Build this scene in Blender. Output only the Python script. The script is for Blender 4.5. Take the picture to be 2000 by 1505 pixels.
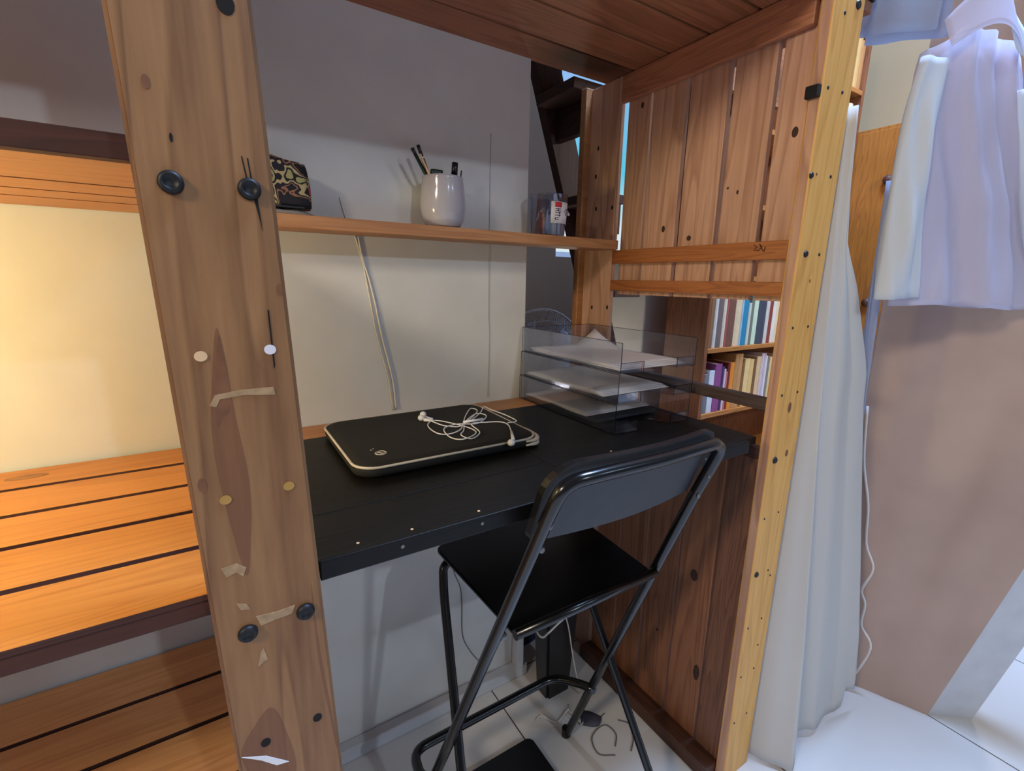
import bpy, bmesh, math, random
from mathutils import Vector, Matrix, noise as mnoise

for _o in list(bpy.data.objects):
    bpy.data.objects.remove(_o)
S = bpy.context.scene
C = S.collection
random.seed(7)
PI = math.pi

# ---------------------------------------------------------------- camera
cam_d = bpy.data.cameras.new('camera')
cam = bpy.data.objects.new('camera', cam_d)
C.objects.link(cam)
S.camera = cam
cam_d.sensor_width = 36.0
cam_d.lens = 922.07 / 2000.0 * 36.0
cam_d.clip_start = 0.02


def cam_axes(yaw, pitch, roll):
    cy, sy, cp, sp = math.cos(yaw), math.sin(yaw), math.cos(pitch), math.sin(pitch)
    fwd = Vector((sy * cp, cy * cp, sp))
    right = Vector((cy, -sy, 0))
    up = right.cross(fwd)
    c, s = math.cos(roll), math.sin(roll)
    return c * right + s * up, -s * right + c * up, -fwd


_x, _y, _z = cam_axes(math.radians(32.368), math.radians(-12.524), math.radians(1.0295))
cam.matrix_world = Matrix(((_x[0], _y[0], _z[0], 0.0), (_x[1], _y[1], _z[1], 0.0), (_x[2], _y[2], _z[2], 1.37), (0, 0, 0, 1)))

# ---------------------------------------------------------------- exposure, sky
S.view_settings.view_transform = 'Standard'
S.view_settings.look = 'None'
S.view_settings.exposure = 0.06
S.view_settings.gamma = 1.0
S.view_settings.use_curve_mapping = False

W = bpy.data.worlds.new('sky')
S.world = W
W.use_nodes = True
wn = W.node_tree.nodes
wl = W.node_tree.links
wn.clear()
w_out = wn.new('ShaderNodeOutputWorld')
w_bg = wn.new('ShaderNodeBackground')
w_tc = wn.new('ShaderNodeTexCoord')
w_sep = wn.new('ShaderNodeSeparateXYZ')
w_rmp = wn.new('ShaderNodeValToRGB')
wl.new(w_tc.outputs['Generated'], w_sep.inputs[0])
wl.new(w_sep.outputs[2], w_rmp.inputs[0])
w_rmp.color_ramp.elements[0].position = 0.10
w_rmp.color_ramp.elements[0].color = (0.75, 0.85, 0.85, 1)
w_rmp.color_ramp.elements[1].position = 0.36
w_rmp.color_ramp.elements[1].color = (0.28, 0.50, 0.85, 1)
_e = w_rmp.color_ramp.elements.new(0.20)
_e.color = (0.10, 0.60, 0.80, 1)
wl.new(w_rmp.outputs[0], w_bg.inputs[0])
w_bg.inputs[1].default_value = 1.0
wl.new(w_bg.outputs[0], w_out.inputs[0])


# ---------------------------------------------------------------- lamps
def lamp(name, kind, loc, energy, col, size=0.1, target=None, size_y=None):
    d = bpy.data.lights.new(name, kind)
    d.energy = energy
    d.color = col
    if kind == 'AREA':
        d.size = size
        if size_y:
            d.shape = 'RECTANGLE'
            d.size_y = size_y
    else:
        d.shadow_soft_size = size
    o = bpy.data.objects.new(name, d)
    C.objects.link(o)
    o.location = loc
    if target is not None:
        o.rotation_euler = (Vector(target) - Vector(loc)).to_track_quat('-Z', 'Y').to_euler()
    return o


lamp('room_ceiling_lamp', 'POINT', (1.25, -5.0, 4.35), 180.0, (0.85, 0.98, 1.14), 0.08)
lamp('window_side_lamp', 'POINT', (4.0, -4.8, 4.4), 95.0, (0.66, 0.90, 1.25), 0.25)
lamp('warm_wall_lamp', 'POINT', (-1.93, -0.36, 2.57), 135.0, (1.0, 0.85, 0.68), 0.22)
lamp('shelf_lamp', 'POINT', (-0.66, 0.79, 1.32), 13.0, (1.0, 0.89, 0.40), 0.05)
lamp('bookcase_fill', 'POINT', (2.75, 0.2, 2.3), 27.0, (1.0, 0.93, 0.88), 0.08)  # added fill to brighten the books, no known source
lamp('cupboard_fill', 'POINT', (1.62, 2.02, 0.85), 3.2, (1.0, 0.88, 0.70), 0.06)  # added fill to brighten the white cupboard, no known source
lamp('skylight', 'AREA', (1.72, 0.30, 4.9), 330.0, (0.42, 0.61, 1.0), 0.9, (1.7, 0.3, 0.0))


# ---------------------------------------------------------------- helpers
def lin(c):
    r = []
    for v in c[:3]:
        v = v / 255.0
        r.append(v / 12.92 if v <= 0.04045 else ((v + 0.055) / 1.055) ** 2.4)
    return (r[0], r[1], r[2], 1.0)


MATS = {}


def base_mat(name):
    m = bpy.data.materials.new(name)
    m.use_nodes = True
    n = m.node_tree.nodes
    b = n['Principled BSDF']
    MATS[name] = m
    return m, n, m.node_tree.links, b


def plain(name, col, rough=0.5, metal=0.0, var=0.12, scale=30.0, bump=0.0, spec=0.5):
    m, n, l, b = base_mat(name)
    tc = n.new('ShaderNodeTexCoord')
    ns = n.new('ShaderNodeTexNoise')
    ns.inputs['Scale'].default_value = scale
    ns.inputs['Detail'].default_value = 4
    l.new(tc.outputs['Object'], ns.inputs['Vector'])
    r = n.new('ShaderNodeValToRGB')
    c = lin(col)
    r.color_ramp.elements[0].position = 0.3
    r.color_ramp.elements[1].position = 0.7
    r.color_ramp.elements[0].color = tuple(v * (1 - var) for v in c[:3]) + (1,)
    r.color_ramp.elements[1].color = tuple(min(1, v * (1 + var)) for v in c[:3]) + (1,)
    l.new(ns.outputs['Fac'], r.inputs[0])
    l.new(r.outputs[0], b.inputs['Base Color'])
    b.inputs['Roughness'].default_value = rough
    b.inputs['Metallic'].default_value = metal
    b.inputs['Specular IOR Level'].default_value = spec
    if bump:
        bp = n.new('ShaderNodeBump')
        bp.inputs['Strength'].default_value = bump
        bp.inputs['Distance'].default_value = 0.004
        l.new(ns.outputs['Fac'], bp.inputs['Height'])
        l.new(bp.outputs[0], b.inputs['Normal'])
    return m


def wood(name, light, dark, axis='Z', rough=0.5, across=1.0, contrast=1.0, knots=0.0, fine=1.0, mixf=0.5, bands=9.0):
    """pine boards with growth bands along the given axis, shifted per board"""
    m, n, l, b = base_mat(name)
    tc = n.new('ShaderNodeTexCoord')
    oi = n.new('ShaderNodeObjectInfo')
    mul = n.new('ShaderNodeVectorMath')
    mul.operation = 'MULTIPLY_ADD'
    comb = n.new('ShaderNodeCombineXYZ')
    for k in range(3):
        l.new(oi.outputs['Random'], comb.inputs[k])
    l.new(comb.outputs[0], mul.inputs[0])
    mul.inputs[1].default_value = (17.3, 9.1, 23.7)
    l.new(tc.outputs['Object'], mul.inputs[2])
    mp = n.new('ShaderNodeMapping')
    sc = {'X': (0.07, 1, 1), 'Y': (1, 0.07, 1), 'Z': (1, 1, 0.07)}[axis]
    mp.inputs['Scale'].default_value = tuple(v * across for v in sc)
    l.new(mul.outputs[0], mp.inputs[0])
    n1 = n.new('ShaderNodeTexNoise')
    n1.inputs['Scale'].default_value = 14.0
    n1.inputs['Detail'].default_value = 1.5
    n1.inputs['Distortion'].default_value = 0.5
    l.new(mp.outputs[0], n1.inputs['Vector'])
    # growth bands: fractional part of a smooth field, so they nest like cathedral grain
    mm = n.new('ShaderNodeMath')
    mm.operation = 'MULTIPLY'
    mm.inputs[1].default_value = bands
    l.new(n1.outputs['Fac'], mm.inputs[0])
    fr = n.new('ShaderNodeMath')
    fr.operation = 'FRACT'
    l.new(mm.outputs[0], fr.inputs[0])
    rb = n.new('ShaderNodeValToRGB')
    rb.color_ramp.elements[0].position = 0.0
    rb.color_ramp.elements[0].color = (0.15, 0.15, 0.15, 1)
    rb.color_ramp.elements[1].position = 1.0
    rb.color_ramp.elements[1].color = (0.25, 0.25, 0.25, 1)
    e = rb.color_ramp.elements.new(0.55)
    e.color = (0.35, 0.35, 0.35, 1)
    e = rb.color_ramp.elements.new(0.88)
    e.color = (0.85, 0.85, 0.85, 1)
    l.new(fr.outputs[0], rb.inputs[0])
    n2 = n.new('ShaderNodeTexNoise')
    n2.inputs['Scale'].default_value = 120.0 * fine
    n2.inputs['Detail'].default_value = 3
    l.new(mp.outputs[0], n2.inputs['Vector'])
    n3 = n.new('ShaderNodeTexNoise')
    n3.inputs['Scale'].default_value = 3.5
    n3.inputs['Detail'].default_value = 2
    l.new(mul.outputs[0], n3.inputs['Vector'])
    mx = n.new('ShaderNodeMix')
    mx.data_type = 'FLOAT'
    mx.inputs[0].default_value = mixf
    l.new(rb.outputs[0], mx.inputs[2])
    l.new(n2.outputs['Fac'], mx.inputs[3])
    ad = n.new('ShaderNodeMath')
    ad.operation = 'MULTIPLY_ADD'
    ad.inputs[1].default_value = 0.35
    ad.inputs[2].default_value = -0.12
    l.new(n3.outputs['Fac'], ad.inputs[0])
    ad2 = n.new('ShaderNodeMath')
    ad2.operation = 'ADD'
    l.new(mx.outputs[0], ad2.inputs[0])
    l.new(ad.outputs[0], ad2.inputs[1])
    rc = n.new('ShaderNodeValToRGB')
    rc.color_ramp.elements[0].position = 0.15
    rc.color_ramp.elements[1].position = 0.15 + 0.75 / contrast
    rc.color_ramp.elements[0].color = lin(light)
    rc.color_ramp.elements[1].color = lin(dark)
    l.new(ad2.outputs[0], rc.inputs[0])
    col = rc.outputs[0]
    if knots > 0:
        v = n.new('ShaderNodeTexVoronoi')
        v.inputs['Scale'].default_value = knots
        mp2 = n.new('ShaderNodeMapping')
        sc2 = {'X': (0.5, 1, 1), 'Y': (1, 0.5, 1), 'Z': (1, 1, 0.5)}[axis]
        mp2.inputs['Scale'].default_value = sc2
        l.new(mul.outputs[0], mp2.inputs[0])
        l.new(mp2.outputs[0], v.inputs['Vector'])
        kr = n.new('ShaderNodeValToRGB')
        kr.color_ramp.elements[0].position = 0.05
        kr.color_ramp.elements[0].color = (1, 1, 1, 1)
        kr.color_ramp.elements[1].position = 0.13
        kr.color_ramp.elements[1].color = (0, 0, 0, 1)
        l.new(v.outputs['Distance'], kr.inputs[0])
        kx = n.new('ShaderNodeMix')
        kx.data_type = 'RGBA'
        l.new(kr.outputs[0], kx.inputs[0])
        l.new(col, kx.inputs[6])
        kx.inputs[7].default_value = tuple(x * 0.35 for x in lin(dark)[:3]) + (1,)
        col = kx.outputs[2]
    l.new(col, b.inputs['Base Color'])
    b.inputs['Roughness'].default_value = rough
    bp = n.new('ShaderNodeBump')
    bp.inputs['Strength'].default_value = 0.12
    bp.inputs['Distance'].default_value = 0.003
    l.new(ad2.outputs[0], bp.inputs['Height'])
    l.new(bp.outputs[0], b.inputs['Normal'])
    return m


def clear_plastic(name, tint, gloss=0.05):
    m, n, l, b = base_mat(name)
    n.remove(b)
    out = n['Material Output']
    tr = n.new('ShaderNodeBsdfTransparent')
    tr.inputs[0].default_value = tint
    gl = n.new('ShaderNodeBsdfGlossy')
    gl.inputs[0].default_value = (0.9, 0.92, 1, 1)
    gl.inputs['Roughness'].default_value = 0.06
    fz = n.new('ShaderNodeLayerWeight')
    fz.inputs[0].default_value = 0.25
    ma = n.new('ShaderNodeMath')
    ma.operation = 'MULTIPLY_ADD'
    ma.inputs[1].default_value = 0.55
    ma.inputs[2].default_value = gloss
    l.new(fz.outputs['Fresnel'], ma.inputs[0])
    mx = n.new('ShaderNodeMixShader')
    l.new(ma.outputs[0], mx.inputs[0])
    l.new(tr.outputs[0], mx.inputs[1])
    l.new(gl.outputs[0], mx.inputs[2])
    l.new(mx.outputs[0], out.inputs[0])
    return m


def cloth(name, col, trans=0.35, clear=0.0):
    m, n, l, b = base_mat(name)
    out = n['Material Output']
    tc = n.new('ShaderNodeTexCoord')
    ns = n.new('ShaderNodeTexNoise')
    ns.inputs['Scale'].default_value = 220
    l.new(tc.outputs['Object'], ns.inputs['Vector'])
    bp = n.new('ShaderNodeBump')
    bp.inputs['Strength'].default_value = 0.15
    bp.inputs['Distance'].default_value = 0.001
    l.new(ns.outputs['Fac'], bp.inputs['Height'])
    l.new(bp.outputs[0], b.inputs['Normal'])
    b.inputs['Base Color'].default_value = lin(col)
    b.inputs['Roughness'].default_value = 0.9
    b.inputs['Specular IOR Level'].default_value = 0.1
    t = n.new('ShaderNodeBsdfTranslucent')
    t.inputs[0].default_value = lin(col)
    mx = n.new('ShaderNodeMixShader')
    mx.inputs[0].default_value = trans
    l.new(b.outputs[0], mx.inputs[1])
    l.new(t.outputs[0], mx.inputs[2])
    last = mx
    if clear > 0:
        tp = n.new('ShaderNodeBsdfTransparent')
        m2 = n.new('ShaderNodeMixShader')
        m2.inputs[0].default_value = clear
        l.new(mx.outputs[0], m2.inputs[1])
        l.new(tp.outputs[0], m2.inputs[2])
        last = m2
    l.new(last.outputs[0], out.inputs[0])
    return m


def flower_mat(name):
    m, n, l, b = base_mat(name)
    tc = n.new('ShaderNodeTexCoord')
    ns = n.new('ShaderNodeTexNoise')
    ns.inputs['Scale'].default_value = 20
    ns.inputs['Detail'].default_value = 2
    ns.inputs['Distortion'].default_value = 0.5
    mp = n.new('ShaderNodeMapping')
    mp.inputs['Location'].default_value = (0.3, 0.1, 0.55)
    l.new(tc.outputs['Object'], mp.inputs[0])
    l.new(mp.outputs[0], ns.inputs['Vector'])
    r = n.new('ShaderNodeValToRGB')
    r.color_ramp.interpolation = 'CONSTANT'
    cols = [(0.0, (20, 16, 24)), (0.40, (150, 104, 74)), (0.435, (28, 20, 36)), (0.485, (186, 168, 118)), (0.535, (22, 18, 26)),
            (0.57, (170, 160, 104)), (0.615, (70, 42, 88)), (0.64, (196, 64, 76))]
    els = r.color_ramp.elements
    els[0].position, els[0].color = 0.0, lin(cols[0][1])
    els[1].position, els[1].color = cols[-1][0], lin(cols[-1][1])
    for p, c in cols[1:-1]:
        e = els.new(p)
        e.color = lin(c)
    l.new(ns.outputs['Fac'], r.inputs[0])
    l.new(r.outputs[0], b.inputs['Base Color'])
    b.inputs['Roughness'].default_value = 0.75
    return m


def tiles_mat(name, col, grout):
    m, n, l, b = base_mat(name)
    tc = n.new('ShaderNodeTexCoord')
    mp = n.new('ShaderNodeMapping')
    mp.inputs['Location'].default_value = (-0.09, -0.02, 0)
    l.new(tc.outputs['Object'], mp.inputs[0])
    br = n.new('ShaderNodeTexBrick')
    br.offset = 0.0
    br.squash = 1.0
    br.inputs['Color1'].default_value = lin(col)
    br.inputs['Color2'].default_value = lin(tuple(v * 0.98 for v in col))
    br.inputs['Mortar'].default_value = lin(grout)
    br.inputs['Scale'].default_value = 1.0
    br.inputs['Mortar Size'].default_value = 0.0022
    br.inputs['Mortar Smooth'].default_value = 0.1
    br.inputs['Brick Width'].default_value = 0.59
    br.inputs['Row Height'].default_value = 1.18
    l.new(mp.outputs[0], br.inputs['Vector'])
    l.new(br.outputs['Color'], b.inputs['Base Color'])
    b.inputs['Roughness'].default_value = 0.35
    return m


# materials
M_plaster = plain('plaster_white', (214, 212, 208), 0.85, var=0.04, scale=9, bump=0.06)
M_beige = plain('plaster_beige', (188, 164, 152), 0.9, var=0.07, scale=6, bump=0.08)
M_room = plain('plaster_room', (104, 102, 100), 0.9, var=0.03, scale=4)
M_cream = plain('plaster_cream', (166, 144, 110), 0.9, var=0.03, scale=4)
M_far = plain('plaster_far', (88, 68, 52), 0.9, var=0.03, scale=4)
M_trim = plain('white_paint', (206, 208, 214), 0.5, var=0.06, scale=14)
M_tiles = tiles_mat('white_floor_tiles', (214, 212, 210), (70, 66, 64))
M_post = wood('weathered_pine', (168, 122, 76), (104, 64, 32), 'Z', 0.55, across=1.0, mixf=0.55, bands=7.0)
M_post_dark = plain('heartwood', (122, 78, 48), 0.55, var=0.2, scale=40)
M_heart = wood('heartwood_pine', (140, 92, 56), (98, 58, 32), 'Z', 0.55, across=1.0, mixf=0.6, bands=7.0)
M_pine = wood('pale_yellow_pine', (240, 184, 98), (204, 140, 60), 'Z', 0.5, across=0.8, mixf=0.6)
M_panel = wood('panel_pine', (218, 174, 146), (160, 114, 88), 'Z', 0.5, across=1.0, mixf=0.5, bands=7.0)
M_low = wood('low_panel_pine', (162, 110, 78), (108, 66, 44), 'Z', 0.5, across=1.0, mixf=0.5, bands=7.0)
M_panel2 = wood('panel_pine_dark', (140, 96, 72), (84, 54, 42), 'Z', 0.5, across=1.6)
M_ceil = wood('bed_pine', (172, 112, 76), (122, 74, 46), 'X', 0.5, across=1.0, knots=1.2)
M_beam = wood('bed_beam_pine', (196, 134, 98), (146, 92, 64), 'Y', 0.5, across=1.6)
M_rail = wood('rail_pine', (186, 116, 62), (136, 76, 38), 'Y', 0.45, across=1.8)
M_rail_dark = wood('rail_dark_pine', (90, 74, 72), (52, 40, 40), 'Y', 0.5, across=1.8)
M_lowslat = wood('lightened_orange_pine', (240, 184, 122), (206, 140, 84), 'X', 0.45, across=1.1, mixf=0.6)  # the orange pine again, colour lightened in place of light on the low bench
M_shelf = wood('shelf_pine', (196, 140, 90), (154, 100, 60), 'X', 0.45, across=1.2, mixf=0.6)
M_slat = wood('orange_pine', (206, 140, 66), (172, 106, 42), 'X', 0.45, across=1.1, mixf=0.6)
M_seam_block = plain('seam_block_dark', (40, 30, 26), 0.9)
M_stain = wood('dark_stained_wood', (92, 56, 40), (52, 30, 22), 'Z', 0.55, across=1.4)
M_stain_y = wood('dark_stained_wood_long', (92, 56, 40), (52, 30, 22), 'Y', 0.55, across=1.4)
M_case = wood('bookcase_pine', (196, 132, 66), (140, 84, 38), 'X', 0.5, across=1.4)
M_case_v = wood('bookcase_pine_upright', (150, 92, 54), (96, 54, 32), 'Z', 0.5, across=1.4)
M_ward = wood('orange_wardrobe_wood', (176, 112, 40), (128, 74, 24), 'Z', 0.5, across=1.4)
M_black = wood('black_painted_wood', (18, 16, 14), (11, 10, 9), 'X', 0.42, across=1.2)
M_black.node_tree.nodes['Principled BSDF'].inputs['Specular IOR Level'].default_value = 0.22
M_blackplastic = plain('black_plastic', (22, 22, 24), 0.4)
M_tube = plain('black_tube', (14, 14, 15), 0.22, var=0.05, spec=0.6)
M_board = plain('black_board', (14, 14, 15), 0.3, var=0.08)
M_backboard = plain('grey_board_back', (58, 60, 64), 0.6, var=0.06)
M_steel = plain('steel', (120, 118, 116), 0.35, 0.9)
M_iron = plain('dark_iron', (26, 26, 28), 0.5, 0.3)
M_hole = plain('dark_hole', (18, 13, 10), 0.9)
M_knot = plain('brown_knot', (62, 36, 26), 0.6, var=0.2, scale=90)
M_shelfknot = plain('pale_knot', (150, 100, 52), 0.5, var=0.25, scale=70)
M_brass = plain('brass_end', (196, 150, 80), 0.35, 0.6)
M_pale = plain('pale_wood_hole_light', (224, 186, 140), 0.7)
M_tape = plain('old_tape', (168, 136, 98), 0.45, var=0.25, scale=90)
M_white = plain('white_plastic', (232, 232, 234), 0.35, var=0.02)
M_cord = plain('white_cord', (224, 218, 210), 0.5, var=0.04)
M_greycord = plain('grey_cord', (96, 96, 100), 0.6)
M_neo = plain('black_neoprene', (20, 19, 19), 0.85, var=0.25, scale=300, bump=0.1)
M_piping = plain('cream_piping', (196, 188, 172), 0.6)
M_ceramic = plain('grey_glazed_ceramic', (176, 172, 180), 0.12, var=0.03, scale=10, spec=0.6)
M_paper = plain('white_paper', (226, 222, 226), 0.85, var=0.03, scale=6)
M_acrylic = clear_plastic('clear_acrylic', (0.93, 0.94, 0.96, 1), 0.04)
M_acryl_edge = clear_plastic('acrylic_edge', (0.22, 0.20, 0.24, 1), 0.08)
M_tub = clear_plastic('milky_plastic', (0.80, 0.82, 0.90, 1), 0.10)
M_glass = clear_plastic('window_glass', (0.97, 0.98, 1, 1), 0.0)
M_drape = cloth('white_linen', (228, 226, 222), 0.35)
M_shirt = cloth('white_shirt_cotton', (226, 222, 238), 0.35, 0.34)
M_sleeve = cloth('white_sleeve_cotton', (228, 234, 242), 0.3, 0.04)
M_sheer = cloth('pale_blue_cloth', (190, 202, 226), 0.4, 0.25)
M_flower = flower_mat('flower_print')
M_pencil = plain('dark_green_lacquer', (20, 44, 30), 0.4)
M_marker = plain('black_marker', (18, 18, 24), 0.35)
M_pink = plain('pink_band', (190, 60, 76), 0.5)
M_label = plain('white_label', (222, 218, 220), 0.7)
M_red = plain('red_print', (196, 46, 58), 0.6)
M_fan = plain('pale_grey_wire', (120, 116, 122), 0.4)
M_navy = plain('navy_cloth', (26, 34, 66), 0.9)


def colmat(col, rough=0.7):
    k = 'tone_%02x%02x%02x' % tuple(int(v) for v in col)
    return MATS.get(k) or plain(k, col, rough, var=0.06, scale=40)


# ---------- mesh building
def add_box(bm, lo, hi, mi=0, bev=0.0):
    x0, y0, z0 = lo
    x1, y1, z1 = hi
    vs = [bm.verts.new(p) for p in ((x0, y0, z0), (x1, y0, z0), (x1, y1, z0), (x0, y1, z0), (x0, y0, z1), (x1, y0, z1), (x1, y1, z1), (x0, y1, z1))]
    fs = []
    for f in ((0, 3, 2, 1), (4, 5, 6, 7), (0, 1, 5, 4), (1, 2, 6, 5), (2, 3, 7, 6), (3, 0, 4, 7)):
        fc = bm.faces.new([vs[i] for i in f])
        fc.material_index = mi
        fs.append(fc)
    if bev > 0:
        es = set(e for f in fs for e in f.edges)
        r = bmesh.ops.bevel(bm, geom=list(es), offset=bev, segments=2, affect='EDGES', profile=0.7)
        for f in r['faces']:
            f.material_index = mi
            f.smooth = True
    return vs


def add_prism(bm, poly, axis, a, b, mi=0):
    """polygon in the plane across `axis`, extruded from a to b"""
    def P(u, v, w):
        return {'x': (w, u, v), 'y': (u, w, v), 'z': (u, v, w)}[axis]
    v0 = [bm.verts.new(P(u, v, a)) for u, v in poly]
    v1 = [bm.verts.new(P(u, v, b)) for u, v in poly]
    n = len(poly)
    fs = [bm.faces.new(v0[::-1]), bm.faces.new(v1)]
    for i in range(n):
        fs.append(bm.faces.new((v0[i], v0[(i + 1) % n], v1[(i + 1) % n], v1[i])))
    for f in fs:
        f.material_index = mi
    bmesh.ops.recalc_face_normals(bm, faces=fs)
    return fs


def add_disc(bm, c, nrm, r, h, mi=0, n=14, ry=None, rot=0.0, taper=1.0):
    """short solid disc (ellipse r x ry) standing h proud along nrm"""
    nrm = Vector(nrm).normalized()
    up = Vector((0, 0, 1)) if abs(nrm.z) < 0.9 else Vector((0, 1, 0))
    a = up.cross(nrm).normalized()
    b = nrm.cross(a)
    ry = r if ry is None else ry
    c = Vector(c)
    lo, hi = [], []
    for i in range(n):
        t = 2 * PI * i / n
        u, v = r * math.cos(t), ry * math.sin(t)
        u, v = u * math.cos(rot) - v * math.sin(rot), u * math.sin(rot) + v * math.cos(rot)
        lo.append(bm.verts.new(c + a * u + b * v))
        hi.append(bm.verts.new(c + (a * u + b * v) * taper + nrm * h))
    fs = [bm.faces.new(hi), bm.faces.new(lo[::-1])]
    for i in range(n):
        fs.append(bm.faces.new((lo[i], lo[(i + 1) % n], hi[(i + 1) % n], hi[i])))
    for f in fs:
        f.material_index = mi


def spline(pts, sub=6, closed=False):
    P = [Vector(p) for p in pts]
    n = len(P)
    out = []
    rng = range(n if closed else n - 1)
    for i in rng:
        if closed:
            p0, p1, p2, p3 = P[(i - 1) % n], P[i], P[(i + 1) % n], P[(i + 2) % n]
        else:
            p1, p2 = P[i], P[i + 1]
            p0 = P[i - 1] if i > 0 else p1 * 2 - p2
            p3 = P[i + 2] if i + 2 < n else p2 * 2 - p1
        for k in range(sub):
            t = k / sub
            out.append(0.5 * ((2 * p1) + (p2 - p0) * t + (2 * p0 - 5 * p1 + 4 * p2 - p3) * t * t + (3 * p1 - p0 - 3 * p2 + p3) * t ** 3))
    if not closed:
        out.append(P[-1])
    return out


def fillet(pts, r, seg=6):
    """polyline with rounded corners"""
    P = [Vector(p) for p in pts]
    out = [P[0]]
    for i in range(1, len(P) - 1):
        a, b, c = P[i - 1], P[i], P[i + 1]
        d1, d2 = (a - b), (c - b)
        rr = min(r, d1.length * 0.48, d2.length * 0.48)
        s, e = b + d1.normalized() * rr, b + d2.normalized() * rr
        for k in range(seg + 1):
            t = k / seg
            out.append(s * (1 - t) ** 2 + b * 2 * t * (1 - t) + e * t * t)
    out.append(P[-1])
    return out


def add_tube(bm, pts, r, n=10, closed=False, mi=0, cap=True, radii=None):
    P = [Vector(p) for p in pts]
    m = len(P)
    rings = []
    prev = None
    for i in range(m):
        if closed:
            t = (P[(i + 1) % m] - P[i - 1])
        else:
            t = P[min(i + 1, m - 1)] - P[max(i - 1, 0)]
        t.normalize()
        if prev is None:
            a = t.cross(Vector((0, 0, 1)))
            if a.length < 0.1:
                a = t.cross(Vector((1, 0, 0)))
        else:
            a = prev - t * prev.dot(t)
        a.normalize()
        prev = a
        b = t.cross(a)
        rr = radii[i] if radii else r
        rings.append([bm.verts.new(P[i] + (a * math.cos(2 * PI * k / n) + b * math.sin(2 * PI * k / n)) * rr) for k in range(n)])
    rng = range(m if closed else m - 1)
    for i in rng:
        A, B = rings[i], rings[(i + 1) % m]
        for k in range(n):
            f = bm.faces.new((A[k], A[(k + 1) % n], B[(k + 1) % n], B[k]))
            f.smooth = True
            f.material_index = mi
    if cap and not closed:
        bm.faces.new(rings[0][::-1]).material_index = mi
        bm.faces.new(rings[-1]).material_index = mi


def add_lathe(bm, prof, c, n=40, mi=0):
    rings = []
    for r, z in prof:
        rings.append([bm.verts.new((c[0] + r * math.cos(2 * PI * k / n), c[1] + r * math.sin(2 * PI * k / n), c[2] + z)) for k in range(n)])
    for A, B in zip(rings, rings[1:]):
        for k in range(n):
            f = bm.faces.new((A[k], A[(k + 1) % n], B[(k + 1) % n], B[k]))
            f.smooth = True
            f.material_index = mi
    if prof[0][0] > 1e-5:
        bm.faces.new(rings[0][::-1]).material_index = mi
    if prof[-1][0] > 1e-5:
        bm.faces.new(rings[-1]).material_index = mi


def add_grid(bm, fn, nu, nv, mi=0, closed_u=False):
    g = [[bm.verts.new(fn(i / (nu if closed_u else nu - 1), j / (nv - 1))) for i in range(nu)] for j in range(nv)]
    for j in range(nv - 1):
        for i in range(nu if closed_u else nu - 1):
            f = bm.faces.new((g[j][i], g[j][(i + 1) % nu], g[j + 1][(i + 1) % nu], g[j + 1][i]))
            f.smooth = True
            f.material_index = mi
    return g


BASE = {}


def thing(name, label, cat, loc=(0, 0, 0), group=None):
    o = bpy.data.objects.new(name, None)
    o.empty_display_size = 0.05
    C.objects.link(o)
    o.location = loc
    o['label'] = label
    o['category'] = cat
    if group:
        o['group'] = group
    BASE[o] = Vector(loc)
    return o


def tag(o, label, cat, group=None, kind=None):
    o['label'] = label
    o['category'] = cat
    if group:
        o['group'] = group
    if kind:
        o['kind'] = kind
    return o


def obj(name, bm, mats, parent=None, smooth=False):
    me = bpy.data.meshes.new(name)
    bmesh.ops.remove_doubles(bm, verts=bm.verts, dist=1e-6)
    bm.normal_update()
    bm.to_mesh(me)
    bm.free()
    if not isinstance(mats, (list, tuple)):
        mats = [mats]
    for m in mats:
        me.materials.append(m)
    if smooth:
        for p in me.polygons:
            p.use_smooth = True
    o = bpy.data.objects.new(name, me)
    C.objects.link(o)
    if parent is not None:
        o.parent = parent
        if parent in BASE:
            o.matrix_parent_inverse = Matrix.Translation(-BASE[parent])
    return o


def box_obj(name, lo, hi, mat, parent=None, bev=0.0):
    bm = bmesh.new()
    add_box(bm, lo, hi, 0, bev)
    return obj(name, bm, mat, parent)


def tube_obj(name, pts, r, mat, parent=None, n=10, closed=False):
    bm = bmesh.new()
    add_tube(bm, pts, r, n, closed)
    return obj(name, bm, mat, parent)


def struct(o, label, cat):
    o['kind'] = 'structure'
    o['label'] = label
    o['category'] = cat
    return o


def solidify(o, t):
    m = o.modifiers.new('thickness', 'SOLIDIFY')
    m.thickness = t
    m.offset = 0
    return o


# ================================================================= SETTING
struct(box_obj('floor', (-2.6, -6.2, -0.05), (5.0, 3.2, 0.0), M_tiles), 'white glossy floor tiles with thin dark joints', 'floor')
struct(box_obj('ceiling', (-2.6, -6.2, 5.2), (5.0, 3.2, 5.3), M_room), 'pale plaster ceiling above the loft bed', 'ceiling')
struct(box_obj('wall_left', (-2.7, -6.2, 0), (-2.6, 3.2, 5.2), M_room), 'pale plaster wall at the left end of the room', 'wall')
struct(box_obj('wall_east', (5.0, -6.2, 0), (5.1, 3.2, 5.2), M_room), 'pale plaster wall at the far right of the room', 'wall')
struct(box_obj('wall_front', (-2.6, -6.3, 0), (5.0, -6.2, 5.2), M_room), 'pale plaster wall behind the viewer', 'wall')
struct(box_obj('wall_outer', (3.75, 0.40, 0), (3.85, 3.2, 5.2), M_cream), 'pale plaster wall beyond the wardrobe', 'wall')

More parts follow.
